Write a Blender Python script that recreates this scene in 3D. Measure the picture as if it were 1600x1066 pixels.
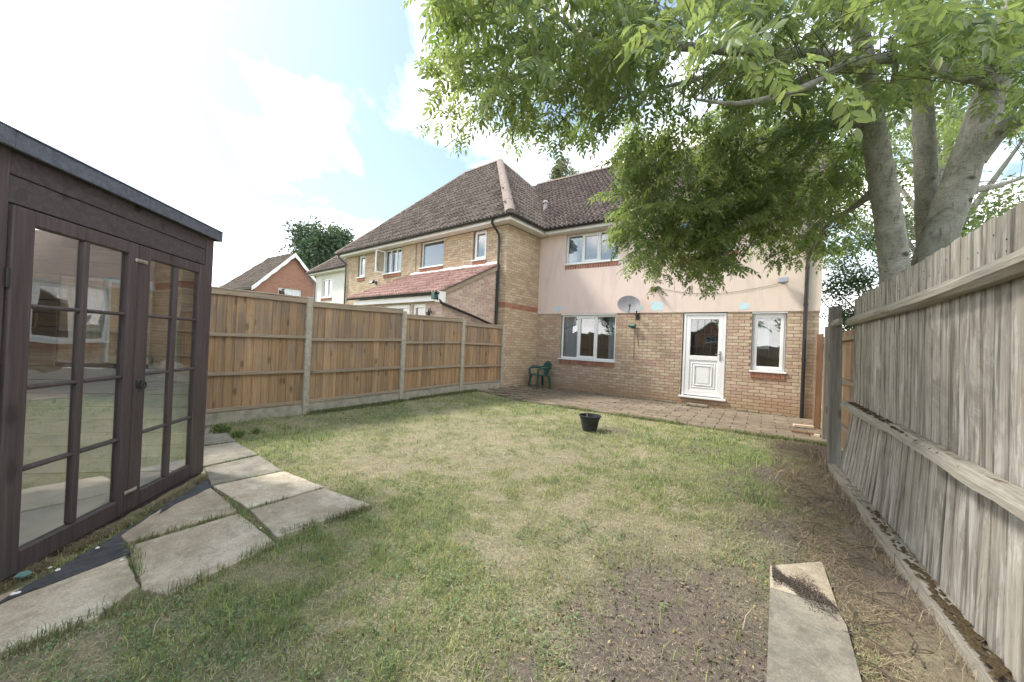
import bpy, math, random
import numpy as np
from mathutils import Matrix, Vector
random.seed(7); rng = np.random.default_rng(7)
rad = math.radians
scene = bpy.context.scene
for o in list(bpy.data.objects): bpy.data.objects.remove(o)

# ------------------------------------------------------------------ camera, world, sun, exposure
FPX, YAW, PITCH, ROLL, CH = 575.9251, rad(34.2128), rad(0.3843), rad(2.4710), 1.33
fw = np.array([-math.sin(YAW)*math.cos(PITCH), math.cos(YAW)*math.cos(PITCH), math.sin(PITCH)])
r0 = np.array([math.cos(YAW), math.sin(YAW), 0.0]); u0 = np.cross(r0, fw)
rt = r0*math.cos(ROLL)+u0*math.sin(ROLL); up = -r0*math.sin(ROLL)+u0*math.cos(ROLL)
cam_d = bpy.data.cameras.new('camera'); cam = bpy.data.objects.new('camera', cam_d)
scene.collection.objects.link(cam); scene.camera = cam
cam_d.sensor_width = 36; cam_d.lens = FPX/1600*36; cam_d.clip_end = 2000; cam_d.clip_start = 0.02
M = Matrix(((rt[0], up[0], -fw[0], 0), (rt[1], up[1], -fw[1], 0), (rt[2], up[2], -fw[2], CH), (0, 0, 0, 1)))
cam.matrix_world = M

SUN_AZ, SUN_EL = rad(246), rad(50)          # direction the sun stands in, degrees clockwise from +Y
w = bpy.data.worlds.new('World'); scene.world = w; w.use_nodes = True
nt = w.node_tree; nt.nodes.clear()
def wn(t, **k):
    n = nt.nodes.new(t)
    for a, b in k.items(): setattr(n, a, b)
    return n
out = wn('ShaderNodeOutputWorld'); bg = wn('ShaderNodeBackground'); sky = wn('ShaderNodeTexSky', sky_type='NISHITA', sun_disc=False)
sky.sun_elevation = SUN_EL; sky.sun_rotation = SUN_AZ; sky.air_density = 1.0; sky.dust_density = 1.5; sky.ozone_density = 0.4
tc = wn('ShaderNodeTexCoord'); sep = wn('ShaderNodeSeparateXYZ'); nt.links.new(tc.outputs['Generated'], sep.inputs[0])
def wm(op, a, b=None, clamp=False):
    n = wn('ShaderNodeMath', operation=op, use_clamp=clamp)
    for i, v in enumerate((a, b)):
        if v is None: continue
        if isinstance(v, (int, float)): n.inputs[i].default_value = v
        else: nt.links.new(v, n.inputs[i])
    return n.outputs[0]
zz = wm('ADD', wm('MAXIMUM', sep.outputs[2], 0.0), 0.16)
cx = wm('DIVIDE', sep.outputs[0], zz); cy = wm('DIVIDE', sep.outputs[1], zz)
cmb = wn('ShaderNodeCombineXYZ'); nt.links.new(cx, cmb.inputs[0]); nt.links.new(cy, cmb.inputs[1]); cmb.inputs[2].default_value = 3.3
nz = wn('ShaderNodeTexNoise'); nz.inputs['Scale'].default_value = 0.85; nz.inputs['Detail'].default_value = 7; nz.inputs['Roughness'].default_value = 0.55; nz.inputs['Distortion'].default_value = 0.5
nt.links.new(cmb.outputs[0], nz.inputs['Vector'])
cr = wn('ShaderNodeValToRGB'); cr.color_ramp.elements[0].position = 0.465; cr.color_ramp.elements[0].color = (0.09, 0.09, 0.09, 1)
cr.color_ramp.elements[1].position = 0.63; cr.color_ramp.elements[1].color = (1, 1, 1, 1); nt.links.new(nz.outputs[0], cr.inputs[0])
# thin haze towards the horizon
hz = wm('SUBTRACT', 1.0, wm('MULTIPLY', wm('MAXIMUM', sep.outputs[2], 0.0), 3.2), True)
cov = wm('MAXIMUM', cr.outputs[0], hz)
mx = wn('ShaderNodeMixRGB'); mx.inputs[2].default_value = (17.5, 17.6, 17.8, 1)
veil = wn('ShaderNodeMixRGB'); veil.inputs[1].default_value = (13.5, 17.8, 18.6, 1); veil.inputs[2].default_value = (18.2, 17.4, 16.9, 1)
nt.links.new(wm('MULTIPLY', wm('SUBTRACT', cov, 0.09), 1.9, True), veil.inputs[0]); nt.links.new(veil.outputs[0], mx.inputs[2])
nt.links.new(cov, mx.inputs[0]); nt.links.new(sky.outputs[0], mx.inputs[1]); nt.links.new(mx.outputs[0], bg.inputs[0])
bg.inputs[1].default_value = 0.050
nt.links.new(bg.outputs[0], out.inputs[0])
sd = bpy.data.lights.new('sun', 'SUN'); sd.energy = 1.15; sd.angle = rad(11); sd.color = (1, 0.95, 0.87)
so = bpy.data.objects.new('sun', sd); scene.collection.objects.link(so)
sv = Vector((math.sin(SUN_AZ)*math.cos(SUN_EL), math.cos(SUN_AZ)*math.cos(SUN_EL), math.sin(SUN_EL)))
so.rotation_euler = sv.to_track_quat('Z', 'Y').to_euler()
scene.view_settings.view_transform = 'Standard'; scene.view_settings.look = 'None'
scene.view_settings.exposure = 2.15; scene.view_settings.gamma = 1; scene.view_settings.use_curve_mapping = False
scene.render.engine = 'CYCLES'

# ------------------------------------------------------------------ geometry helpers
def pxray(x, y): return fw + rt*(x-800)/FPX - up*(y-533)/FPX
def P(x, y, d):  # point seen towards (x,y) at depth d
    v = pxray(x, y)*d; return (v[0], v[1], v[2]+CH)
def GZ(x, y, z=0.0):  # ground point seen at (x,y)
    v = pxray(x, y); t = (z-CH)/v[2]; return (v[0]*t, v[1]*t)

WLOC = {}
def empty(name, loc, label, cat, group=None):
    o = bpy.data.objects.new(name, None); o.empty_display_size = .1; scene.collection.objects.link(o); o.location = loc
    WLOC[o.name] = Vector(loc); tag(o, label, cat, group); return o
def tag(o, label=None, cat=None, group=None, kind=None):
    if label: o['label'] = label
    if cat: o['category'] = cat
    if group: o['group'] = group
    if kind: o['kind'] = kind
    return o
def put(name, me, parent=None, mw=None, kind=None):
    o = bpy.data.objects.new(name, me); scene.collection.objects.link(o)
    mw = mw or Matrix()
    if parent is not None:
        o.parent = parent; pl = WLOC[parent.name]
        o.matrix_parent_inverse = Matrix.Translation(-pl)
        o.matrix_basis = mw
    else: o.matrix_basis = mw
    WLOC[o.name] = Vector((0, 0, 0)) if parent is None else WLOC[parent.name]*0
    if parent is not None and parent.type == 'MESH' : pass
    if kind: o['kind'] = kind
    return o
# every mesh object carries its world position as its own matrix; children of meshes use the mesh's matrix
class MB:
    def __init__(s): s.v = []; s.f = []
    def add(s, vs, fs):
        n = len(s.v); s.v += [tuple(p) for p in vs]; s.f += [tuple(i+n for i in f) for f in fs]
    def build(s, name, mat, parent=None, kind=None, smooth=False, origin=None):
        if origin is None and s.v:
            a = np.array(s.v); origin = ((a[:, 0].min()+a[:, 0].max())/2, (a[:, 1].min()+a[:, 1].max())/2, a[:, 2].min())
        ox, oy, oz = origin
        me = bpy.data.meshes.new(name); me.from_pydata([(x-ox, y-oy, z-oz) for x, y, z in s.v], [], s.f); me.update()
        if mat: me.materials.append(mat)
        if smooth: me.shade_smooth()
        return link(name, me, parent, Matrix.Translation(origin), kind)
MW = {}
def link(name, me, parent, mw, kind=None):
    o = bpy.data.objects.new(name, me); scene.collection.objects.link(o)
    MW[o.name] = mw.copy()
    if parent is not None:
        pm = MW.get(parent.name) or Matrix.Translation(parent.location)
        o.parent = parent; o.matrix_basis = pm.inverted() @ mw
    else: o.matrix_basis = mw
    if kind: o['kind'] = kind
    return o
BOXF = [(0,1,3,2),(4,6,7,5),(0,4,5,1),(2,3,7,6),(0,2,6,4),(1,5,7,3)]
class Frame:   # a along, b outward, z up
    def __init__(s, O, ang, flip=False):
        s.O = O; s.ang = ang; s.u = (math.cos(ang), math.sin(ang)); k = -1 if flip else 1
        s.n = (-s.u[1]*k, s.u[0]*k)
    def __call__(s, a, b, z):
        return (s.O[0]+a*s.u[0]+b*s.n[0], s.O[1]+a*s.u[1]+b*s.n[1], z)
W0 = Frame((0, 0), 0)
def box(mb, F, a0, a1, b0, b1, z0, z1):
    mb.add([F(a, b, z) for a in (a0, a1) for b in (b0, b1) for z in (z0, z1)], BOXF)
def _ctempl():
    vs, fs, idx = [], [], {}
    for sx in (0, 1):
        for sy in (0, 1):
            for sz in (0, 1):
                for ax in range(3): idx[(sx, sy, sz, ax)] = len(vs); vs.append((sx, sy, sz, ax))
    g = idx
    for ax in range(3):
        o1, o2 = [i for i in range(3) if i != ax]
        for s in (0, 1):
            q = []
            for p, r in ((0,0),(1,0),(1,1),(0,1)):
                c = [0,0,0]; c[ax] = s; c[o1] = p; c[o2] = r; q.append(g[(*c, ax)])
            fs.append(tuple(q))
    for ax in range(3):   # edges parallel to ax
        o1, o2 = [i for i in range(3) if i != ax]
        for p in (0, 1):
            for r in (0, 1):
                c = [0,0,0]; c[o1] = p; c[o2] = r; d = list(c); d[ax] = 1
                fs.append((g[(*c, o1)], g[(*d, o1)], g[(*d, o2)], g[(*c, o2)]))
    for sx in (0,1):
        for sy in (0,1):
            for sz in (0,1): fs.append(tuple(g[(sx, sy, sz, a)] for a in range(3)))
    return vs, fs
CT, CF = _ctempl()
def cbox(mb, F, a0, a1, b0, b1, z0, z1, c=.004, jit=None):
    lo = (a0, b0, z0); hi = (a1, b1, z1); vs = []
    c = min(c, abs(a1-a0)*.45, abs(b1-b0)*.45, abs(z1-z0)*.45)
    for sx, sy, sz, ax in CT:
        p = [(hi if s else lo)[i] for i, s in enumerate((sx, sy, sz))]
        for i, s in enumerate((sx, sy, sz)):
            if i != ax: p[i] += -c if s else c
        if jit: p = jit(p)
        vs.append(F(*p))
    mb.add(vs, CF)
def tube(mb, pts, radii, n=8, caps=True):
    pts = [Vector(p) for p in pts]
    if isinstance(radii, (int, float)): radii = [radii]*len(pts)
    vs, fs = [], []; ref = None
    for i, p in enumerate(pts):
        t = (pts[min(i+1, len(pts)-1)]-pts[max(i-1, 0)]).normalized()
        if ref is None: ref = t.orthogonal().normalized()
        else: ref = (ref-t*ref.dot(t)).normalized()
        bi = t.cross(ref)
        for k in range(n):
            a = 2*math.pi*k/n; vs.append(p+(ref*math.cos(a)+bi*math.sin(a))*radii[i])
    for i in range(len(pts)-1):
        for k in range(n): fs.append((i*n+k, i*n+(k+1) % n, (i+1)*n+(k+1) % n, (i+1)*n+k))
    if caps: fs.append(tuple(range(n))[::-1]); fs.append(tuple((len(pts)-1)*n+k for k in range(n)))
    mb.add(vs, fs)
def lathe(mb, c, prof, n=24):
    vs = []; fs = []
    for r, z in prof:
        for k in range(n):
            a = 2*math.pi*k/n; vs.append((c[0]+r*math.cos(a), c[1]+r*math.sin(a), c[2]+z))
    for i in range(len(prof)-1):
        for k in range(n): fs.append((i*n+k, i*n+(k+1) % n, (i+1)*n+(k+1) % n, (i+1)*n+k))
    mb.add(vs, fs)
def prism(mb, poly, z0, z1, F=None):   # horizontal polygon extruded
    n = len(poly); vs = [(x, y, z0) for x, y in poly]+[(x, y, z1) for x, y in poly]
    if F: vs = [F(*v) for v in vs]
    mb.add(vs, [tuple(range(n))[::-1], tuple(range(n, 2*n))]+[(i, (i+1) % n, n+(i+1) % n, n+i) for i in range(n)])
def smooth(o, ang=40):
    o.data.shade_smooth()
    try: o.data.set_sharp_from_angle(angle=rad(ang))
    except Exception: pass
    return o
def npmesh(name, V, T, mat, parent=None, kind=None, col=None, quads=False, smooth_=False):
    me = bpy.data.meshes.new(name); k = 4 if quads else 3
    me.vertices.add(len(V)); me.vertices.foreach_set('co', np.asarray(V, np.float32).ravel())
    me.loops.add(T.size); me.loops.foreach_set('vertex_index', T.astype(np.int32).ravel())
    me.polygons.add(len(T)); me.polygons.foreach_set('loop_start', np.arange(0, T.size, k, dtype=np.int32))
    me.update(calc_edges=True)
    if col is not None:
        at = me.color_attributes.new('tint', 'FLOAT_COLOR', 'POINT')
        c4 = np.ones((len(V), 4), np.float32); c4[:, :3] = col; at.data.foreach_set('color', c4.ravel())
    if smooth_: me.shade_smooth()
    me.materials.append(mat)
    return link(name, me, parent, Matrix(), kind)
# numpy value noise
_G = rng.random((256, 256))
def vnoise(x, y):
    xi = np.floor(x).astype(int); yi = np.floor(y).astype(int); fx = x-xi; fy = y-yi
    fx = fx*fx*(3-2*fx); fy = fy*fy*(3-2*fy)
    g = lambda a, b: _G[a & 255, b & 255]
    return (g(xi, yi)*(1-fx)+g(xi+1, yi)*fx)*(1-fy)+(g(xi, yi+1)*(1-fx)+g(xi+1, yi+1)*fx)*fy
def fbm(x, y, o=4):
    s = 0; a = .5; t = 0
    for i in range(o): s = s+a*vnoise(x*2**i+17*i, y*2**i+31*i); t += a; a *= .5
    return s/t

# ------------------------------------------------------------------ materials
class NT:
    def __init__(s, name):
        s.m = bpy.data.materials.new(name); s.m.use_nodes = True; s.t = s.m.node_tree
        s.b = s.t.nodes['Principled BSDF']; s.out = s.t.nodes['Material Output']
        s.tc = s.t.nodes.new('ShaderNodeTexCoord'); s.oi = s.t.nodes.new('ShaderNodeObjectInfo')
    def set(s, inp, v):
        if v is None: return
        if hasattr(v, 'is_output') or isinstance(v, bpy.types.NodeSocket): s.t.links.new(v, inp)
        elif isinstance(v, (tuple, list)) and inp.type == 'RGBA': inp.default_value = (*v[:3], 1)
        else: inp.default_value = v
    def n(s, typ, outp=0, **k):
        nd = s.t.nodes.new(typ); ins = {}
        for a, b in k.items():
            if a[0] == 'i' and a[1:].isdigit(): ins[int(a[1:])] = b
            elif a[:2] == 'I_': ins[a[2:].replace('_', ' ')] = b
            else: setattr(nd, a, b)
        for a, b in ins.items(): s.set(nd.inputs[a], b)
        return nd.outputs[outp]
    def math(s, op, a, b=0, c=0, clamp=False): return s.n('ShaderNodeMath', operation=op, i0=a, i1=b, i2=c, use_clamp=clamp)
    def vec(s, scale=(1, 1, 1), rnd=0.0, coord='Object'):
        v = s.tc.outputs[coord]
        if rnd:
            c = s.n('ShaderNodeCombineXYZ', i0=s.math('MULTIPLY', s.oi.outputs['Random'], rnd), i1=s.math('MULTIPLY', s.oi.outputs['Random'], rnd*.7), i2=s.math('MULTIPLY', s.oi.outputs['Random'], rnd*1.3))
            v = s.n('ShaderNodeVectorMath', operation='ADD', i0=v, i1=c)
        return s.n('ShaderNodeVectorMath', operation='MULTIPLY', i0=v, i1=scale)
    def noise(s, v, scale, detail=4, rough=.55, dist=0.0, outp=0):
        return s.n('ShaderNodeTexNoise', outp, I_Vector=v, I_Scale=scale, I_Detail=detail, I_Roughness=rough, I_Distortion=dist)
    def ramp(s, fac, stops, interp='LINEAR'):
        nd = s.t.nodes.new('ShaderNodeValToRGB'); cr = nd.color_ramp; cr.interpolation = interp
        while len(cr.elements) < len(stops): cr.elements.new(.5)
        for e, (p, c) in zip(cr.elements, stops):
            e.position = p; e.color = (*c, 1) if isinstance(c, (tuple, list)) else (c, c, c, 1)
        s.set(nd.inputs[0], fac); return nd.outputs[0]
    def mix(s, f, a, b, mode='MIX'): return s.n('ShaderNodeMixRGB', blend_type=mode, i0=f, i1=a, i2=b)
    def bump(s, h, dist=.002, strength=1.0):
        return s.n('ShaderNodeBump', I_Height=h, I_Distance=dist, I_Strength=strength)
    def done(s, col, rough=.8, nrm=None, spec=.3, metal=0.0):
        s.set(s.b.inputs['Base Color'], col); s.set(s.b.inputs['Roughness'], rough)
        s.set(s.b.inputs['Specular IOR Level'], spec); s.b.inputs['Metallic'].default_value = metal
        if nrm is not None: s.set(s.b.inputs['Normal'], nrm)
        return s.m
def vary(m, col, amt=.3, rnd=None):   # brightness variation by object random
    f = m.math('ADD', m.math('MULTIPLY', rnd if rnd is not None else m.oi.outputs['Random'], amt), 1-amt/2)
    return m.n('ShaderNodeVectorMath', operation='SCALE', i0=col, I_Scale=f)

def mat_brick(name, cols, stain=None):
    m = NT(name); isl = m.n('ShaderNodeNewGeometry', 8)
    f = m.math('FRACT', m.math('ADD', isl, m.math('MULTIPLY', m.oi.outputs['Random'], 7.3)))
    n = len(cols); c = m.ramp(f, [(i/n, q) for i, q in enumerate(cols)], 'CONSTANT')
    g = m.noise(m.vec((1, 1, 1), 9), 55, 4, .6); c = m.mix(m.math('MULTIPLY', g, .5), c, m.mix(1, c, (1.4, 1.35, 1.3), 'MULTIPLY'))
    g2 = m.noise(m.vec((1, 1, 1.6), 9), 12, 3); c = m.mix(m.ramp(g2, [(.5, 0), (.75, .55)]), c, tuple(x*.62 for x in cols[0]))
    if stain:
        pos = m.n('ShaderNodeSeparateXYZ', 2, i0=m.n('ShaderNodeNewGeometry', 0))
        low = m.math('SUBTRACT', 1.0, m.math('DIVIDE', pos, m.math('MULTIPLY', m.noise(m.n('ShaderNodeNewGeometry', 0), 1.7), .95)), 0, True)
        c = m.mix(m.math('MULTIPLY', low, .8), c, stain)
    return m.done(c, .9, m.bump(m.noise(m.vec((1, 1, 1), 9), 160, 3, .7), .003, .6), .15)
BR = [(.42,.315,.225), (.49,.39,.28), (.44,.32,.245), (.51,.42,.31), (.41,.295,.225), (.49,.395,.285), (.46,.355,.255), (.46,.335,.265)]
M_brick = mat_brick('buff_brick', BR, (.36, .23, .13))
M_brick2 = mat_brick('buff_brick_wing', [(.44,.34,.235), (.50,.405,.285), (.455,.34,.245), (.51,.42,.305), (.42,.31,.225), (.49,.395,.28)])
M_brick3 = mat_brick('pinkish_grey_brick', [(.46,.35,.29), (.52,.42,.34), (.42,.31,.27), (.55,.45,.37), (.48,.36,.31)])
M_redbrick = mat_brick('red_brick', [(.34,.16,.105), (.38,.19,.125), (.31,.15,.10), (.36,.19,.135)])
M_sillbrick = mat_brick('sill_brick', [(.29,.135,.09), (.33,.155,.105), (.25,.12,.085), (.31,.16,.115)])
def simple(name, col, rough=.7, nscale=20, namt=.25, bump=0, bscale=None, spec=.3, metal=0.0, stretch=(1, 1, 1)):
    m = NT(name); g = m.noise(m.vec(stretch, 5), nscale, 5, .6)
    c = m.mix(m.ramp(g, [(.3, 0), (.7, 1)]), tuple(x*(1-namt) for x in col), tuple(min(1, x*(1+namt)) for x in col))
    return m.done(c, rough, m.bump(m.noise(m.vec(stretch, 5), bscale or nscale*4, 4, .65), bump) if bump else None, spec, metal)
def mat_farbrick():
    m = NT('far_red_brick'); g = m.n('ShaderNodeNewGeometry', 0); sp = m.n('ShaderNodeSeparateXYZ', 0, i0=g); spy = m.n('ShaderNodeSeparateXYZ', 1, i0=g); spz = m.n('ShaderNodeSeparateXYZ', 2, i0=g)
    v = m.n('ShaderNodeCombineXYZ', i0=m.math('ADD', sp, spy), i1=spz)
    c = m.n('ShaderNodeTexBrick', 0, I_Vector=v, I_Color1=(.36, .175, .125), I_Color2=(.28, .13, .09), I_Mortar=(.34, .26, .21), I_Scale=1.0, I_Mortar_Size=.008, I_Brick_Width=.225, I_Row_Height=.075)
    return m.done(c, .9, None, .1)
M_farbrick = mat_farbrick()
M_mortar = simple('mortar', (.27, .23, .185), .95, 30, .2, .003)
M_mortar3 = simple('mortar_pink', (.62, .56, .50), .95, 30, .2, .003)
M_white = simple('white_upvc', (.80, .80, .79), .32, 3, .04, spec=.5)
M_whitepaint = simple('white_board', (.74, .72, .68), .6, 5, .08)
M_black = simple('black_pvc', (.018, .018, .02), .35, 8, .3, spec=.5)
M_iron = simple('dark_iron', (.03, .03, .035), .45, 30, .3, .001, spec=.5)
M_dish = simple('grey_dish', (.30, .29, .30), .5, 6, .15)
M_greymetal = simple('grey_metal', (.35, .35, .36), .4, 20, .2, metal=.6)
M_greenplastic = simple('green_plastic', (.02, .085, .07), .4, 10, .25, spec=.45)
M_pot = simple('pot_plastic', (.028, .031, .035), .45, 14, .4, .001, spec=.45)
M_soil = simple('pot_soil', (.06, .045, .035), .95, 40, .4, .01)
M_room = simple('room_wall', (.16, .16, .16), .9, 2, .2)
M_concrete = simple('concrete_post', (.40, .365, .30), .9, 18, .22, .004)
M_gravelboard = simple('concrete_board', (.38, .35, .29), .92, 9, .28, .004)
M_block = simple('old_stone_block', (.22, .19, .14), .95, 14, .45, .01)
M_flash = simple('mortar_flashing', (.62, .60, .57), .9, 16, .2, .006)
M_ridge = simple('ridge_mortar', (.24, .19, .16), .95, 18, .35, .006)
M_dirtwhite = simple('pale_cut_wood', (.62, .52, .38), .8, 12, .2, .002)
M_membrane = simple('black_membrane', (.065, .066, .072), .75, 20, .4, .003)
M_glassbit = simple('green_shard', (.16, .30, .27), .3, 30, .2)
M_pebble = simple('white_pebble', (.75, .74, .7), .7, 30, .1)
M_bluepaint = simple('pale_blue_paint', (.52, .68, .72), .8, 20, .1)
M_sheetpaper = simple('window_blind', (.70, .72, .72), .7, 4, .05)

def mat_render():
    m = NT('pink_render'); v = m.vec((1, 1, 1)); pos = m.n('ShaderNodeNewGeometry', 0)
    x = m.n('ShaderNodeSeparateXYZ', 0, i0=pos)
    c = m.mix(m.ramp(m.math('ADD', m.math('MULTIPLY', x, .17), m.noise(v, .8, 3)), [(0.0, 0), (.75, 1)]), (.76, .61, .55), (.71, .60, .50))
    st = m.noise(m.vec((2.2, 2.2, .5)), 2.5, 6, .65); c = m.mix(m.ramp(st, [(.50, 0), (.75, .38)]), c, (.42, .35, .29))
    g = m.noise(v, 9, 6, .7); c = m.mix(m.ramp(g, [(.45, 0), (.8, .55)]), c, (.72, .60, .53))
    return m.done(c, .92, m.bump(m.noise(v, 110, 5, .7), .006, .8), .12)
M_render = mat_render()
M_whiterender = simple('white_render', (.70, .69, .64), .9, 3, .05)

def mat_tile(name, base, light, moss=.0):
    m = NT(name); isl = m.n('ShaderNodeNewGeometry', 8)
    f = m.math('FRACT', m.math('ADD', isl, m.math('MULTIPLY', m.oi.outputs['Random'], 7.3)))
    c = m.mix(f, tuple(x*.68 for x in base), tuple(x*1.42 for x in base))
    g = m.noise(m.n('ShaderNodeNewGeometry', 0), 14, 5, .75)
    c = m.mix(m.ramp(g, [(.50, 0), (.60, .75)]), c, light)
    g = m.noise(m.n('ShaderNodeNewGeometry', 0), 2.2, 4, .6); c = m.mix(m.ramp(g, [(.45, 0), (.75, .6)]), c, tuple(x*.6 for x in base))
    return m.done(c, .92, m.bump(m.noise(m.n('ShaderNodeNewGeometry', 0), 80, 3, .7), .004), .12)
M_tile = mat_tile('brown_roof_tile', (.098, .078, .070), (.25, .205, .175))
M_tile2 = mat_tile('grey_brown_roof_tile', (.115, .092, .078), (.26, .23, .19))
M_redtile = mat_tile('red_roof_tile', (.38, .235, .20), (.46, .35, .31))
def mat_wood(name, dark, mid, light, grey=None, rnd=.35, knots=.8, gscale=1.0, rough=.85, bump=.003, axis=2, peel=0, zgrey=None, wet=None, moss=0):
    m = NT(name); st = [14, 14, 14]; st[axis] = .55; st = tuple(x*gscale for x in st)
    v = m.vec(st, 31); g = m.noise(v, 2.2, 6, .62, .6); g2 = m.noise(v, 9, 4, .6, .2)
    gg = m.math('ADD', m.math('MULTIPLY', g, .65), m.math('MULTIPLY', g2, .35))
    c = m.ramp(gg, [(.32, dark), (.5, mid), (.68, light)])
    isl = m.n('ShaderNodeNewGeometry', 8)
    rn = m.math('FRACT', m.math('ADD', m.oi.outputs['Random'], isl))
    if grey:
        st2 = [5, 5, 5]; st2[axis] = .9
        gn = m.noise(m.vec(tuple(st2), 17), 1.2, 4, .6)
        if zgrey:   # upper parts are more weathered
            z = m.n('ShaderNodeSeparateXYZ', 2, i0=m.n('ShaderNodeNewGeometry', 0))
            gn = m.math('ADD', gn, m.math('MULTIPLY', m.math('SUBTRACT', z, zgrey), .17))
            gn = m.math('ADD', gn, m.math('MULTIPLY', m.math('SUBTRACT', m.noise(m.n('ShaderNodeNewGeometry', 0), 1.3, 4, .65), .5), .75))
        c = m.mix(m.ramp(gn, [(.40, 0), (.64, .85)]), c, m.ramp(gg, [(.3, tuple(x*.6 for x in grey)), (.7, tuple(min(1, x*1.25) for x in grey))]))
    if knots:
        kv = [5.5, 5.5, 5.5]; kv[axis] = 2.4
        k = m.n('ShaderNodeTexVoronoi', 0, I_Vector=m.vec(tuple(kv), 23), I_Scale=1.0, I_Randomness=1.0)
        c = m.mix(m.ramp(k, [(0, knots), (.09, knots), (.15, knots*.4), (.20, 0)]), c, tuple(x*.45 for x in dark))
    if peel:
        sp = [17, 17, 17]; sp[axis] = 2.2
        pn = m.noise(m.vec(tuple(sp), 11), 1.0, 6, .7, .8)
        big = m.noise(m.vec((1, 1, 1), 11), 1.9, 3)
        pf = m.ramp(m.math('ADD', pn, m.math('MULTIPLY', m.math('SUBTRACT', big, .5), .55)), [(.54, 0), (.60, peel)])
        c = m.mix(pf, c, (.50, .48, .45)); bl = m.noise(m.vec((1.6, 1.6, .8), 2), 2.0, 6, .75, .8); c = m.mix(m.ramp(bl, [(.49, 0), (.62, .6)]), c, (.14, .125, .105)); b2 = m.noise(m.vec((9, 9, .7), 6), 1.3, 4, .65); c = m.mix(m.ramp(b2, [(.52, 0), (.64, .8)]), c, (.095, .087, .075))
        cn = m.noise(m.vec((40, 40, .8) if axis == 2 else (40, .8, 40), 11), 1.0, 3, .6)
        c = m.mix(m.ramp(cn, [(.67, 0), (.72, .7)]), c, (.08, .07, .06))
    if moss:
        mn = m.noise(m.vec((1, 1, 1), 3), 9, 6, .7); nz_ = m.n('ShaderNodeSeparateXYZ', 2, i0=m.n('ShaderNodeNewGeometry', 1))
        mf = m.math('MULTIPLY', m.ramp(mn, [(.52, 0), (.60, 1)]), m.ramp(nz_, [(.6, 0), (.85, 1)]))
        c = m.mix(m.math('MULTIPLY', mf, moss), c, m.mix(m.noise(m.vec(), 60, 3), (.075, .055, .035), (.15, .10, .045)))
    c = vary(m, c, rnd, rn)
    h = m.math('ADD', gg, m.math('MULTIPLY', m.noise(m.vec(st, 31), 30, 3), .4))
    return m.done(c, rough, m.bump(h, bump*2, .9), .2)
M_fenceboard = mat_wood('fence_board_wood', (.22, .135, .075), (.38, .25, .145), (.46, .32, .20), grey=(.27, .21, .16), zgrey=1.1, knots=.65)
M_fencerail = mat_wood('fence_rail_wood', (.24, .18, .125), (.35, .275, .20), (.42, .34, .26), grey=(.33, .28, .225), axis=1, knots=.6, rnd=.15)
M_oldboard = mat_wood('old_grey_board', (.20, .185, .16), (.32, .298, .262), (.43, .408, .368), grey=(.38, .352, .30), rnd=.15, knots=.5, gscale=.75, peel=.75, bump=.0035)
M_oldrail = mat_wood('old_grey_rail', (.18, .165, .14), (.33, .305, .26), (.45, .425, .37), axis=1, rnd=.1, knots=.4, moss=.8, bump=.006, gscale=1.2)
M_oldpost = mat_wood('old_grey_post', (.13, .12, .105), (.22, .205, .18), (.31, .29, .26), rnd=.15, knots=.6, bump=.005)
M_brownpost = mat_wood('brown_post', (.12, .07, .045), (.20, .12, .075), (.27, .17, .11), rnd=.2, knots=.4)
M_shed = mat_wood('shed_brown_paint', (.062, .048, .050), (.083, .066, .069), (.118, .098, .102), rnd=.14, knots=.5, rough=.55, bump=.0022)
M_shedh = mat_wood('shed_board_paint', (.064, .052, .057), (.088, .073, .080), (.125, .106, .115), rnd=.18, knots=.85, rough=.55, axis=0, bump=.0025)
M_fascia = simple('felt_fascia', (.11, .12, .155), .8, 30, .3, .003)
def mat_shedinside():
    m = NT('shed_inner_board'); z = m.n('ShaderNodeSeparateXYZ', 2, i0=m.n('ShaderNodeNewGeometry', 0))
    pos = m.n('ShaderNodeNewGeometry', 0); g = m.noise(m.vec((3, 3, 30), 9), 2, 5)
    wood = m.ramp(g, [(.3, (.30, .22, .15)), (.7, (.44, .34, .24))])
    e = m.math('ADD', z, m.math('MULTIPLY', m.math('SUBTRACT', m.noise(pos, 2.3, 4), .5), .5))
    c = m.mix(m.ramp(e, [(.93, 1), (.95, 0)]), wood, m.mix(g, (.84, .85, .84), (.92, .92, .91)))
    return m.done(c, .7, m.bump(g, .002))
M_shedin = mat_shedinside()
def mat_glass(name, base=.06, tint=(.93, .96, .96)):
    m = NT(name); lw = m.n('ShaderNodeLayerWeight', 1, I_Blend=.5)
    f = m.math('ADD', m.math('MULTIPLY', m.math('POWER', lw, 4.0), .9), base, clamp=True)
    gl = m.n('ShaderNodeBsdfGlossy', I_Color=(1, 1, 1), I_Roughness=.0, I_Normal=m.bump(m.noise(m.vec((1, 1, 1), 4), 2.0, 1), .004, .5))
    tr = m.n('ShaderNodeBsdfTransparent', I_Color=tint)
    mx = m.n('ShaderNodeMixShader', i0=f, i1=tr, i2=gl); m.t.links.new(mx, m.out.inputs[0]); return m.m
M_glass = mat_glass('window_glass', .13, (.80, .84, .86))
M_shedglass = mat_glass('shed_glass', .19, (.97, .985, .985))
def mat_curtain():
    m = NT('curtain_cloth'); c = m.mix(m.noise(m.vec((30, 30, .3), 5), 1, 3), (.38, .40, .42), (.6, .62, .64)); return m.done(c, .9)
M_curtain = mat_curtain()
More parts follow.
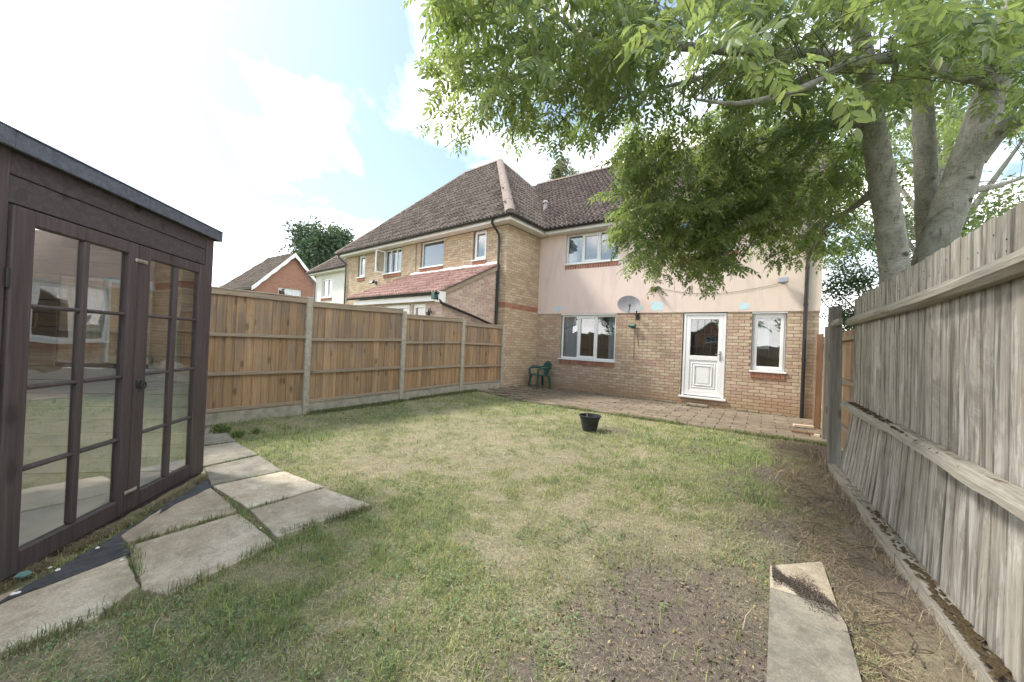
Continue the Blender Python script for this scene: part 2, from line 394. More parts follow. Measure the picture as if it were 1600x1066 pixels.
def mat_slab(name, a, b, c3, stain=.6):
    m = NT(name); v = m.vec((1, 1, 1), 12); g = m.noise(v, 2.6, 6, .6, .4)
    c = m.ramp(g, [(.32, a), (.5, b), (.66, c3)])
    g2 = m.noise(v, 1.4, 5, .65, 1.0); c = m.mix(m.ramp(g2, [(.5, 0), (.68, stain)]), c, tuple(x*.42 for x in a))
    c = m.mix(m.ramp(m.noise(v, 150, 4, .85), [(.40, .6), (.60, 0)]), c, tuple(x*.45 for x in b)); c = m.mix(m.ramp(m.noise(v, 60, 4, .8), [(.55, 0), (.7, .5)]), c, tuple(min(1, x*1.3) for x in c3))
    c = m.mix(m.ramp(m.noise(v, 11, 6, .75, .5), [(.48, 0), (.62, .45)]), c, tuple(x*.55 for x in a))
    c = m.mix(m.ramp(m.noise(m.vec((1, 1, 1), 3), 5, 5, .7), [(.52, 0), (.66, .35)]), c, tuple(min(1, x*1.25) for x in c3))
    c = vary(m, c, .22)
    return m.done(c, .9, m.bump(m.math('ADD', m.noise(v, 14, 6, .7), m.math('MULTIPLY', m.noise(v, 90, 3), .3)), .008, .7), .2)
M_slab = mat_slab('paving_stone', (.43, .355, .26), (.54, .46, .355), (.63, .57, .47), .5)
M_slab2 = mat_slab('grey_paving_stone', (.22, .205, .17), (.31, .29, .245), (.38, .34, .27), .3)
M_paver = mat_slab('patio_paver', (.20, .16, .12), (.26, .21, .155), (.31, .255, .19), .6)
def mat_bark():
    m = NT('ash_bark'); v = m.vec((1, 1, .55)); g = m.noise(v, 9, 8, .72, .7)
    c = m.ramp(g, [(.3, (.20, .19, .165)), (.46, (.34, .33, .295)), (.6, (.43, .415, .375)), (.72, (.53, .515, .47))])
    h = m.noise(m.vec((1, 1, 4.5)), 14, 7, .75, .4)
    c = m.mix(m.ramp(h, [(.54, 0), (.66, .75)]), c, (.10, .09, .072))
    cr_ = m.noise(m.vec((7, 7, .9)), 5, 5, .7, .5); c = m.mix(m.ramp(cr_, [(.58, 0), (.66, .6)]), c, (.085, .075, .06))
    gr = m.noise(v, 2.4, 5, .7); c = m.mix(m.ramp(gr, [(.5, 0), (.66, .45)]), c, (.17, .20, .12))
    li = m.noise(m.vec(), 26, 5, .7); c = m.mix(m.ramp(li, [(.62, 0), (.68, .5)]), c, (.42, .43, .38))
    k = m.n('ShaderNodeTexVoronoi', 0, I_Vector=m.vec((2.6, 2.6, 4.2)), I_Scale=1.0)
    c = m.mix(m.ramp(k, [(0, .95), (.09, .8), (.15, 0)]), c, (.04, .034, .028))
    return m.done(c, .9, m.bump(m.math('ADD', m.math('ADD', g, h), m.math('MULTIPLY', cr_, .8)), .02, 1), .12)
M_bark = mat_bark()
M_twig = simple('twig_bark', (.10, .085, .065), .85, 30, .3)
def mat_leaf(name, stops, trans=.4, rough=.35, spec=.5, under=False):
    m = NT(name); isl = m.n('ShaderNodeNewGeometry', 8); pos = m.n('ShaderNodeNewGeometry', 0)
    big = m.noise(pos, 1.6, 3)
    f = m.math('ADD', m.math('MULTIPLY', isl, .62), m.math('MULTIPLY', big, .38))
    c = m.ramp(f, stops)
    if under: c = m.mix(m.math('MULTIPLY', m.n('ShaderNodeNewGeometry', 6), .6), c, (.24, .27, .20))
    m.done(c, rough, None, spec)
    tr = m.n('ShaderNodeBsdfTranslucent', I_Color=m.mix(1, c, (1.6, 1.7, .7), 'MULTIPLY'))
    mx = m.n('ShaderNodeMixShader', i0=trans, i1=m.b.outputs[0], i2=tr); m.t.links.new(mx, m.out.inputs[0]); return m.m
M_leaf = mat_leaf('ash_leaf', [(.15, (.078, .125, .070)), (.4, (.118, .175, .078)), (.62, (.16, .215, .085)), (.8, (.21, .25, .095)), (.95, (.31, .27, .10))], .52, .32, .5, True)
M_keys = mat_leaf('ash_keys', [(.2, (.12, .075, .03)), (.6, (.20, .14, .05)), (.9, (.24, .20, .07))], .3)
M_leafdark = mat_leaf('dark_leaf', [(.2, (.03, .06, .028)), (.5, (.05, .09, .04)), (.85, (.085, .13, .055))], .25)
M_conifer = mat_leaf('conifer_needles', [(.2, (.045, .08, .05)), (.5, (.075, .12, .07)), (.85, (.12, .17, .10))], .15, .6, .2)
M_birch = mat_leaf('birch_leaf', [(.2, (.09, .10, .06)), (.8, (.16, .17, .09))], .3)
M_yellow = mat_leaf('yellow_leaf', [(.2, (.45, .36, .04)), (.8, (.6, .5, .06))], .3)
def mat_tint(name, rough=.6, trans=.3):
    m = NT(name); a = m.n('ShaderNodeAttribute', attribute_name='tint'); m.done(a, rough, None, .3)
    tr = m.n('ShaderNodeBsdfTranslucent', I_Color=a); mx = m.n('ShaderNodeMixShader', i0=trans, i1=m.b.outputs[0], i2=tr)
    m.t.links.new(mx, m.out.inputs[0]); return m.m
M_grass = mat_tint('grass_blade', .5, .35); M_litter = mat_tint('dry_straw', .8, .15)
def mat_ground():
    m = NT('lawn_soil'); a = m.n('ShaderNodeAttribute', attribute_name='tint'); v = m.vec((1, 1, 1))
    g = m.noise(v, 45, 6, .75); g2 = m.noise(v, 8, 5, .65); g3 = m.noise(v, 170, 3, .7)
    c = m.mix(m.ramp(g, [(.3, .75), (.62, 0)]), a, m.mix(1, a, (.42, .40, .38), 'MULTIPLY'))
    c = m.mix(m.ramp(g2, [(.5, 0), (.75, .5)]), c, m.mix(1, a, (1.35, 1.3, 1.2), 'MULTIPLY'))
    c = m.mix(m.ramp(g3, [(.58, 0), (.7, .7)]), c, m.mix(1, a, (1.9, 1.8, 1.65), 'MULTIPLY'))
    return m.done(c, .95, m.bump(m.math('ADD', g, m.math('MULTIPLY', g3, .5)), .02, 1), .1)
M_ground = mat_ground()
M_farground = simple('far_grass_ground', (.10, .12, .05), .95, 3, .3)

# ------------------------------------------------------------------ ground
def sst(t): t = np.clip(t, 0, 1); return t*t*(3-2*t)
def gh(x, y):
    x = np.asarray(x, float); y = np.asarray(y, float)
    return .10*sst((y-3)/5)*sst((-x-4.6)/1.5)
SLABPX = [  # corners as seen in the photograph, projected on the ground
    [(-60,1062),(-60,954),(192,862),(216,918),(150,968),(0,1022)],
    [(202,856),(373,805),(432,851),(262,932),(222,924)],
    [(186,842),(265,790),(325,762),(372,801),(200,852)],
    [(331,761),(444,738),(505,763),(388,796)],
    [(391,799),(507,765),(578,792),(433,843)],
    [(319,733),(404,713),(442,736),(329,759)],
    [(315,700),(368,692),(402,711),(318,730)],
    [(300,674),(345,668),(367,690),(314,697)],
]
SLABS = [[GZ(*p) for p in q] for q in SLABPX]
RSLABPX = [[(1203,887),(1284,880),(1309,953),(1203,921)], [(1203,924),(1306,957),(1322,983),(1356,1110),(1196,1110)]]
RSLABS = [[GZ(*p) for p in q] for q in RSLABPX]
MEMB = [GZ(*p) for p in [(-30,962),(188,836),(290,772),(322,752),(332,764),(268,795),(192,842),(206,868),(10,942)]]
SA = np.array([-3.18, .15]); SB = np.array([-4.34, 1.29]); sd_ = (SB-SA)/np.linalg.norm(SB-SA)
SH_ANG = math.atan2(sd_[1], sd_[0]); FS = Frame(tuple(SA), SH_ANG, True)      # a along front, b outward
def inpoly(X, Y, poly):
    r = np.zeros(X.shape, bool); n = len(poly)
    for i in range(n):
        x1, y1 = poly[i]; x2, y2 = poly[(i+1) % n]
        c = ((y1 > Y) != (y2 > Y)) & (X < (x2-x1)*(Y-y1)/(y2-y1+1e-12)+x1); r ^= c
    return r
def gs(X, Y, px, s, sy=None, amp=1.0):
    cx_, cy_ = px; sy = sy or s
    return amp*np.exp(-((X-cx_)**2/(2*s*s)+(Y-cy_)**2/(2*sy*sy)))
def fx_right(Y): return .72+.14*np.clip((5.6-Y)/3.2, 0, 1.3)    # foot of the right-hand fence
def masks(X, Y):
    n1 = fbm(X*.9+3, Y*.9+8, 4); n2 = fbm(X*3.1+40, Y*3.1+11, 4); n3 = fbm(X*9+7, Y*9+60, 3)
    green = .43+(n1-.5)*1.5+(n2-.5)*1.6+(n3-.5)*1.5
    for px, s, a in [((480,960),.45,.35),((300,980),.4,.35),((560,640),.9,.3),((820,632),.8,.5),((1150,690),1.0,.45),((1200,720),.6,.4),
                     ((450,690),.5,.45),((420,800),.5,.3),((700,900),.5,.15),((1060,720),1.2,.2),((560,820),.5,.25),((350,690),.4,.5),
                     ((700,690),.9,-.22),((850,750),.8,-.12),((980,690),.6,-.1),((900,840),.5,-.15),((1080,840),.5,-.12)]:
        green = green+gs(X, Y, GZ(*px), s, None, a)
    bare = .12+(n2-.5)*1.1+(n1-.5)*.9+(n3-.5)*1.1
    for px, s, a in [((1080,980),.42,.50),((950,1030),.28,.40),((1150,900),.4,.28),((1240,830),.3,.75),((1250,700),.35,.9),((1225,740),.25,.7),
                     ((400,1050),.22,.45),((1330,900),.25,.45),((1280,770),.25,.5),((1150,1040),.3,.5),((760,1060),.2,.2),((962,672),.2,.6)]:
        bare = bare+gs(X, Y, GZ(*px), s, None, a)
    edge = sst((X-(fx_right(Y)-.55))/.5)*(Y < 7.2)
    bare = bare+edge*.55
    green = green-edge*.55
    return np.clip(green, 0, 1), np.clip(bare, 0, 1)
gx = np.arange(-7.2, 1.6, .045); gy = np.arange(-1.6, 10.2, .045)
X, Y = np.meshgrid(gx, gy, indexing='ij'); G, B = masks(X, Y)
Z = gh(X, Y)-.012+(fbm(X*7, Y*7, 4)-.5)*.035+(fbm(X*28, Y*28, 2)-.5)*.012*(1+B)
Z += .04*sst((X-.35)/.4)*sst((6.5-Y)/1)*np.clip(fbm(X*4, Y*4, 3)*1.4, 0, 1)
inner = np.zeros(X.shape, bool)
for q in SLABS+RSLABS+[MEMB]: inner |= inpoly(X, Y, q)
inner |= (Y > 7.25)
sa = (X-SA[0])*FS.u[0]+(Y-SA[1])*FS.u[1]; sb = (X-SA[0])*FS.n[0]+(Y-SA[1])*FS.n[1]
Z = np.where(inner, np.minimum(Z, gh(X, Y)-.012), Z)
soil = np.array([.255, .212, .178]); thatch = np.array([.40, .36, .24]); gcol = np.array([.29, .32, .135])
col = thatch*(1-G[..., None])+gcol*G[..., None]; col = col*(1-B[..., None])+soil*B[..., None]
idx = np.arange(X.size).reshape(X.shape)
quads = np.stack([idx[:-1, :-1], idx[1:, :-1], idx[1:, 1:], idx[:-1, 1:]], -1).reshape(-1, 4)
npmesh('ground', np.stack([X, Y, Z], -1).reshape(-1, 3), quads, M_ground, kind='structure', col=col.reshape(-1, 3), quads=True, smooth_=True)
mb = MB(); S_ = 600
for a, b, c, d in ((-S_, -S_, S_, -1.55), (-S_, 10.15, S_, S_), (-S_, -1.55, -7.1, 10.15), (1.55, -1.55, S_, 10.15)):
    mb.add([(a, b, -.035), (c, b, -.035), (c, d, -.035), (a, d, -.035)], [(0, 1, 2, 3)])
mb.build('surrounding_ground', M_farground, kind='structure', origin=(0, 0, 0))

# ------------------------------------------------------------------ wall builder
def brick_list(a0, a1, z0, z1, openings, top=None, start=0.0):
    L = []; row = 0; z = z0
    while z+.065 <= z1+.002:
        off = (row % 2)*.1125; a = a0-off
        while a < a1:
            segs = [(max(a, a0), min(a+.215, a1))]
            for (oa, ob, oz0, oz1) in openings:
                if z+.06 > oz0 and z+.005 < oz1:
                    ns = []
                    for s, e in segs:
                        if e <= oa-.008 or s >= ob+.008: ns.append((s, e))
                        else:
                            if s < oa-.008: ns.append((s, oa-.008))
                            if e > ob+.008: ns.append((ob+.008, e))
                    segs = ns
            for s, e in segs:
                if e-s > .035 and (top is None or z+.07 < top((s+e)/2)): L.append(((s+e)/2, z+.005, e-s))
            a += .225
        z += .075; row += 1
    return L
_bm = {}
def unit_brick(mat):
    if mat.name not in _bm:
        m_ = MB(); cbox(m_, W0, -.1075, .1075, -.02, .0, 0, .065, .003)
        me = bpy.data.meshes.new('brick'); me.from_pydata(m_.v, [], m_.f); me.materials.append(mat); _bm[mat.name] = me
    return _bm[mat.name]
def brick_wall(parent, F, a0, a1, z0, z1, openings, mat, mortar, nparts, top=None, proud=.010, band=None, base=None):
    L = brick_list(a0, a1, z0, z1, openings, top)
    if band: bl = [b for b in L if band[0] <= b[1] < band[1]]; L = [b for b in L if not band[0] <= b[1] < band[1]]
    dist = lambda b: sum((p-q)**2 for p, q in zip(F(b[0], 0, b[1]), (0, 0, CH)))
    full = sorted([b for b in L if b[2] > .21], key=dist); chosen = set(full[:nparts])
    mb = MB()
    for b in L:
        pr = proud+random.uniform(-.002, .002)
        if b in chosen:
            x, y, z = F(b[0], pr, b[1]); ang = math.atan2(F.n[1], F.n[0])-math.pi/2
            link('brick', unit_brick(mat), parent, Matrix.Translation((x, y, z)) @ Matrix.Rotation(ang, 4, 'Z'))
        else: box(mb, F, b[0]-b[2]/2, b[0]+b[2]/2, -.01, pr, b[1], b[1]+.065)
    if mb.v: mb.build('brickwork', mat, parent, 'stuff')
    if band:
        mb = MB()
        for b in bl: box(mb, F, b[0]-b[2]/2, b[0]+b[2]/2, -.01, proud+random.uniform(-.002, .002), b[1], b[1]+.065)
        mb.build('brick_band', M_redbrick, parent, 'stuff')
    return sheet_wall(parent, F, a0, a1, z0, z1, openings, mortar, 'mortar_wall', 0, .12, top)
def sheet_wall(parent, F, a0, a1, z0, z1, openings, mat, name, b, reveal, top=None, lip=0):
    mb = MB(); xs = sorted({a0, a1, *[q for o in openings for q in o[:2]]}); zs = sorted({z0, z1, *[q for o in openings for q in o[2:]]})
    xs = [x for x in xs if a0 <= x <= a1]; zs = [z for z in zs if z0 <= z <= z1]
    if top: zs = [z0]; xs = list(np.linspace(a0, a1, 9))
    for i in range(len(xs)-1):
        if top:
            p = [F(xs[i], b, z0), F(xs[i+1], b, z0), F(xs[i+1], b, min(z1, top(xs[i+1]))), F(xs[i], b, min(z1, top(xs[i])))]
            mb.add(p, [(0, 1, 2, 3)]); continue
        for j in range(len(zs)-1):
            cx_, cz_ = (xs[i]+xs[i+1])/2, (zs[j]+zs[j+1])/2
            if any(o[0] < cx_ < o[1] and o[2] < cz_ < o[3] for o in openings): continue
            mb.add([F(xs[i], b, zs[j]), F(xs[i+1], b, zs[j]), F(xs[i+1], b, zs[j+1]), F(xs[i], b, zs[j+1])], [(0, 1, 2, 3)])
    for o in openings:
        oz0, oz1 = max(o[2], z0), min(o[3], z1)
        if oz1 <= oz0: continue
        c0 = [(o[0], oz0), (o[1], oz0), (o[1], oz1), (o[0], oz1)]
        for k in range(4):
            if (k == 0 and o[2] < z0) or (k == 2 and o[3] > z1): continue
            (x1, y1), (x2, y2) = c0[k], c0[(k+1) % 4]
            mb.add([F(x1, b, y1), F(x2, b, y2), F(x2, -reveal, y2), F(x1, -reveal, y1)], [(0, 1, 2, 3)])
    if lip: mb.add([F(a0, b, z0), F(a1, b, z0), F(a1, 0, z0), F(a0, 0, z0)], [(0, 1, 2, 3)])
    return mb.build(name, mat, parent)
def window(parent, F, a0, a1, z0, z1, divs, sashes=(), back=-.055, curtains=(), sill=True, bsill=None, brickover=.0, room=True, label=None):
    fwid = .045; mb = MB(); e = .004
    A0, A1, Z0, Z1 = a0+e, a1-e, z0+e, z1-e
    cbox(mb, F, A0, A0+fwid, back-.06, back, Z0, Z1, .004); cbox(mb, F, A1-fwid, A1, back-.06, back, Z0, Z1, .004)
    cbox(mb, F, A0+fwid, A1-fwid, back-.06, back-.001, Z0, Z0+fwid, .004); cbox(mb, F, A0+fwid, A1-fwid, back-.06, back-.001, Z1-fwid, Z1, .004)
    ds = [A0+fwid/2]+list(divs)+[A1-fwid/2]
    for d in divs: cbox(mb, F, d-fwid/2, d+fwid/2, back-.06, back-.002, Z0+fwid, Z1-fwid, .004)
    wo = mb.build('window', M_white, parent)
    if label: wo['label'] = label
    for i in range(len(ds)-1):
        p0, p1 = ds[i]+fwid/2, ds[i+1]-fwid/2; q0, q1 = Z0+fwid, Z1-fwid
        if i in sashes:
            s = MB(); w_ = .05
            for (x, y, zz0, zz1) in ((p0-.012, p0+w_, q0-.012, q1+.012), (p1-w_, p1+.012, q0-.012, q1+.012), (p0+w_, p1-w_, q0-.012, q0+w_), (p0+w_, p1-w_, q1-w_, q1+.012)):
                cbox(s, F, x, y, back-.04, back+.014, zz0, zz1, .005)
            s.build('sash', M_white, wo); p0 += w_; p1 -= w_; q0 += w_; q1 -= w_
        g = MB(); box(g, F, p0-.006, p1+.006, back-.034, back-.024, q0-.006, q1+.006); g.build('pane', M_glass, wo)
    if sill:
        s = MB(); cbox(s, F, a0-.035, a1+.035, back-.06, .055, z0-.038, z0+.001, .006); s.build('sill', M_white, wo)
    if bsill is None: bsill = sill
    if bsill:
        s = MB(); n = int((a1-a0+.02)/.075); st = (a1-a0+.02)/n
        for k in range(n): cbox(s, F, a0-.01+k*st+.004, a0-.01+(k+1)*st-.004, -.02, .035+random.uniform(-.002, .002), z0-.165, z0-.042, .004)
        s.build('brick_sill', M_sillbrick, wo, 'stuff')
        s = MB(); box(s, F, a0-.008, a1+.008, -.02, .027, z0-.160, z0-.046); s.build('sill_mortar', M_mortar, wo)
    if room:
        s = MB(); x0, x1, y0, y1, b0, b1 = a0-.3, a1+.3, z0-.5, z1+.15, back-.065, back-1.8
        c = [F(x, b, z) for x in (x0, x1) for b in (b0, b1) for z in (y0, y1)]
        s.add(c, [(2, 3, 7, 6), (0, 2, 3, 1), (4, 5, 7, 6), (0, 4, 6, 2), (1, 3, 7, 5)]); s.build('room_wall', M_room, wo)
    for (c0, c1, cz0) in curtains:
        n = 22; vs = []; fs = []
        for k in range(n):
            x = c0+(c1-c0)*k/(n-1)
            b = back-.14+.022*math.sin(k*1.9)
            vs += [F(x, b, max(cz0, z0)), F(x, b, z1)]
        fs = [(2*k, 2*k+2, 2*k+3, 2*k+1) for k in range(n-1)]
        s = MB(); s.add(vs, fs); s.build('curtain', M_curtain, wo, smooth=True)
    return wo

# ------------------------------------------------------------------ roofs
def tile_template(w_=.30, l=.37):
    prof = [(0, .0), (.018, .004), (.04, .042), (.062, .052), (.084, .042), (.106, .004), (.15, .002), (.168, .004), (.19, .042), (.212, .052), (.234, .042), (.256, .004), (.296, 0)]
    k = w_/.30; vs = []; n = len(prof)
    for (x, h) in prof: vs.append((x*k, 0, h+.034))
    for (x, h) in prof: vs.append((x*k, l, h+.004))
    for (x, h) in prof: vs.append((x*k, 0.0, h+.002))
    fs = [(i, i+1, n+i+1, n+i) for i in range(n-1)]+[(2*n+i, 2*n+i+1, i+1, i) for i in range(n-1)]
    return vs, fs
def roof_plane(parent, E0, e, s, poly, mat, nparts, gauge=.32, w_=.30, under=None, small=False):
    """E0 corner at the eave, e unit along eave, s unit up the slope; poly in (e,s) metres"""
    E0, e, s = Vector(E0), Vector(e).normalized(), Vector(s).normalized(); nrm = e.cross(s)
    if nrm.z < 0: nrm = -nrm
    vs, fs = tile_template(w_, gauge+.05)
    Rm = Matrix(((e.x, s.x, nrm.x), (e.y, s.y, nrm.y), (e.z, s.z, nrm.z))).to_4x4()
    p = MB(); p.add([E0+e*a+s*b-nrm*.004 for a, b in poly], [tuple(range(len(poly)))]); p.build('roof_underlay', under or mat, parent)
    amin = min(q[0] for q in poly); amax = max(q[0] for q in poly); bmax = max(q[1] for q in poly)
    T = []
    nr = int(bmax/gauge)+1; ncol = int((amax-amin)/w_)+1
    for r in range(nr):
        for c in range(ncol):
            a = amin+c*w_+(r % 2)*w_*.5*0; b = -.03+r*gauge
            ca, cb = np.array([a+w_*.5]), np.array([b+gauge*.55])
            if inpoly(ca, cb, poly)[0]: T.append((a, b))
    pos = lambda t: E0+e*t[0]+s*t[1]
    T.sort(key=lambda t: (pos(t)-Vector((0, 0, CH))).length)
    me = bpy.data.meshes.new('roof_tile'); me.from_pydata(vs, [], fs); me.materials.append(mat); me.shade_smooth(); me.set_sharp_from_angle(angle=rad(50))
    for t in T[:nparts]:
        link('roof_tile', me, parent, Matrix.Translation(pos(t)+nrm*random.uniform(-.003, .004)) @ Rm @ Matrix.Rotation(random.uniform(-.006, .006), 4, 'Z'))
    mb = MB()
    for t in T[nparts:]:
        o = pos(t)+nrm*random.uniform(-.003, .004); mb.add([o+e*x+s*y+nrm*z for x, y, z in vs], fs)
    if mb.v: smooth(mb.build('roof_tiling', mat, parent, 'stuff'), 50)
    return T
def ridge(parent, p0, p1, mat=None, r=.13, seg=.45, name='ridge_tile', lift=-.03):
    p0, p1 = Vector(p0), Vector(p1); L = (p1-p0).length; t = (p1-p0)/L; n = max(1, int(L/seg)); side = t.cross(Vector((0, 0, 1))).normalized(); upv = side.cross(t)
    for k in range(n):
        a, b = p0+t*(L*k/n+.006), p0+t*(L*(k+1)/n-.006)
        rr = r*random.uniform(.97, 1.04); vs = []; m_ = 7
        for q in (a, b):
            for i in range(m_):
                th = math.pi*i/(m_-1); vs.append(q+side*math.cos(th)*rr*1.15+upv*(math.sin(th)*rr+lift))
        fs = [(i, i+1, m_+i+1, m_+i) for i in range(m_-1)]+[tuple(range(m_)), tuple(range(2*m_-1, m_-1, -1))]
        mb = MB(); mb.add(vs, fs); smooth(mb.build(name, mat or M_ridge, parent), 60)
def gutter(parent, p0, p1, r=.055, mat=None, bracket=1.0):
    p0, p1 = Vector(p0), Vector(p1); t = (p1-p0).normalized(); side = t.cross(Vector((0, 0, 1))).normalized()
    vs, fs = [], []; m_ = 8
    for q in (p0, p1):
        for rr in (r, r-.006):
            for i in range(m_+1):
                th = math.pi+math.pi*i/m_; vs.append(q+side*math.cos(th)*rr+Vector((0, 0, math.sin(th)*rr)))
    k = m_+1
    for i in range(m_):
        fs += [(i, i+1, 2*k+i+1, 2*k+i), (k+i, 3*k+i, 3*k+i+1, k+i+1)]
    fs += [(0, 2*k, 3*k, k), (m_, k+m_, 3*k+m_, 2*k+m_)]
    mb = MB(); mb.add(vs, fs); g = smooth(mb.build('gutter', mat or M_black, parent), 50)
    L = (p1-p0).length; n = int(L/bracket); bb = MB()
    for j in range(1, n+1):
        c = p0+t*(L*j/(n+1)); vs = []
        for q in (c-t*.02, c+t*.02):
            for i in range(m_+1):
                th = math.pi+math.pi*i/m_; vs.append(q+side*math.cos(th)*(r+.008)+Vector((0, 0, math.sin(th)*(r+.008)+.004)))
        bb.add(vs, [(i, i+1, m_+1+i+1, m_+1+i) for i in range(m_)])
    if bb.v: bb.build('gutter_bracket', mat or M_black, g, 'stuff')
def downpipe(parent, pts, r=.034, mat=None, clips=()):
    mb = MB(); tube(mb, pts, r, 10); d = smooth(mb.build('downpipe', mat or M_black, parent), 60)
    for c in clips:
        mb = MB(); tube(mb, [(c[0], c[1], c[2]-.03), (c[0], c[1], c[2]+.03)], r+.008, 10); smooth(mb.build('pipe_clip', mat or M_black, d), 60)

# ------------------------------------------------------------------ our house
FH = Frame((0, 10.0), 0, True)     # a = X, b towards the garden
house = empty('brick_house', (-2.5, 10, 0), 'buff brick house with pink rendered upper wall and white back door facing the lawn', 'house')
XL, XR, EV = -5.865, .97, 4.68
lowops = [(-5.03, -3.36, .95, 2.285), (-1.655, -.715, .21, 2.285), (-.205, .415, .95, 2.285)]
upops = [(-4.97, -3.36, 3.76, 4.66), (-1.85, -.55, 3.76, 4.66)]
brick_wall(house, FH, XL, XR, 0, 2.33, lowops, M_brick, M_mortar, 300)
sheet_wall(house, FH, XL, XR, 2.29, EV, upops, M_render, 'rendered_wall', .028, .12, lip=1)
window(house, FH, -5.03, -3.36, .96, 2.245, (-4.50, -3.93), sashes=(1,), curtains=((-5.0, -4.52, .9), (-3.62, -3.39, .9)), bsill=True)
window(house, FH, -.205, .415, .96, 2.245, (), sashes=(0,), bsill=True)
window(house, FH, -4.97, -3.36, 3.77, 4.65, (-4.46, -3.93), sashes=(1,), curtains=((-4.95, -4.7, 3.7),))
window(house, FH, -1.85, -.55, 3.77, 4.65, (-1.2,))
mb = MB(); box(mb, FH, -.22, .43, -.05, .012, 2.247, 2.288); box(mb, FH, -5.04, -3.35, -.05, .012, 2.247, 2.288); mb.build('window_head', M_white, house)
blind = MB(); box(blind, FH, -.145, .12, -.24, -.235, 1.45, 1.98); blind.build('window_blind', M_sheetpaper, house)
# side wall and gable (right end)
mb = MB(); mb.add([(XR, 10, 0), (XR, 18.4, 0), (XR, 18.4, EV), (XR, 14.2, 8.3), (XR, 10, EV)], [(0, 1, 2, 3, 4)]); mb.add([(XR, 18.4, 0), (-9, 18.4, 0), (-9, 18.4, EV), (XR, 18.4, EV)], [(0, 1, 2, 3)])
mb.build('side_wall', M_render, house)
mb = MB(); box(mb, W0, XR-.006, XR+.012, 10-.028, 10.3, 2.29, EV); mb.build('corner_render', M_render, house)
# soffit, fascia, roof
mb = MB(); box(mb, W0, XL+.32, XR+.16, 9.72, 10.03, EV-.004, EV+.02); box(mb, W0, XL+.32, XR+.16, 9.70, 9.72, EV-.01, EV+.14); mb.build('soffit', M_whitepaint, house)
gutter(house, (XL+.30, 9.645, 4.80), (XR+.16, 9.645, 4.80))
sl = Vector((0, 4.5, 3.66)).normalized(); SLn = math.hypot(4.5, 3.66)
roof_plane(house, (-9.3, 9.68, 4.81), (1, 0, 0), sl, [(0, 0), (10.5, 0), (10.5, SLn), (0, SLn)], M_tile, 300, under=M_black)
mb = MB(); mb.add([(-9.3, 14.18, 8.47), (1.2, 14.18, 8.47), (1.2, 18.7, 4.8), (-9.3, 18.7, 4.8)], [(0, 1, 2, 3)]); mb.build('rear_roof_slope', M_tile, house)
ridge(house, (-8.6, 14.18, 8.50), (1.2, 14.18, 8.50), r=.11)
# roof vent pipe
vp_ = (-5.98, 10.0); vz = 4.81+1.35*.8133
mb = MB(); vx, vy = -6.42, 11.15; vz = 4.81+(vy-9.68)*.8133
lathe(mb, (vx, vy, vz-.05), [(.0, 0), (.065, 0), (.065, .30), (.10, .31), (.10, .36), (.06, .40), (.0, .40)], 14); smooth(mb.build('vent_pipe', simple('grey_vent', (.40, .36, .36), .6), house))
mb = MB(); mb.add([Vector((vx, vy, vz+.03))+Vector((1, 0, 0))*a+sl*b for a, b in ((-.18, -.2), (.18, -.2), (.18, .25), (-.18, .25))], [(0, 1, 2, 3)]); mb.build('vent_flashing', M_greymetal, house)
# downpipe at the right
downpipe(house, [(.74, 9.645, 4.76), (.74, 9.66, 4.66), (.74, 9.9, 4.42), (.74, 9.93, 4.2), (.73, 9.93, 2.3), (.73, 9.93, 1.0), (.73, 9.93, .02)], .036, clips=[(.735, 9.93, 3.2), (.73, 9.93, 2.42), (.73, 9.93, 1.25)])
# paint patches
def patch(a0, a1, z0, z1, n=13):
    mb = MB(); cx_, cz_ = (a0+a1)/2, (z0+z1)/2; pts = []
    for k in range(n):
        th = 2*math.pi*k/n; c, s = math.cos(th), math.sin(th); q = max(abs(c), abs(s))**.75; rr = random.uniform(.82, 1.08)
        pts.append(FH(cx_+c/q*(a1-a0)/2*rr, .0305, cz_+s/q*(z1-z0)/2*rr))
    pts2 = [(x, 10-.0285, z) for x, y, z in pts]
    mb.add(pts+pts2, [tuple(range(n))]+[(i, (i+1) % n, n+(i+1) % n, n+i) for i in range(n)]); mb.build('paint_patch', M_bluepaint, house)
patch(-2.86, -2.66, 2.32, 2.52); patch(-2.45, -2.12, 2.33, 2.58); patch(-.47, -.27, 2.33, 2.50); patch(-5.25, -4.93, 2.42, 2.50, 9); patch(-5.27, -5.13, 2.36, 2.43, 8); patch(-5.83, -5.74, 2.31, 2.42, 8)
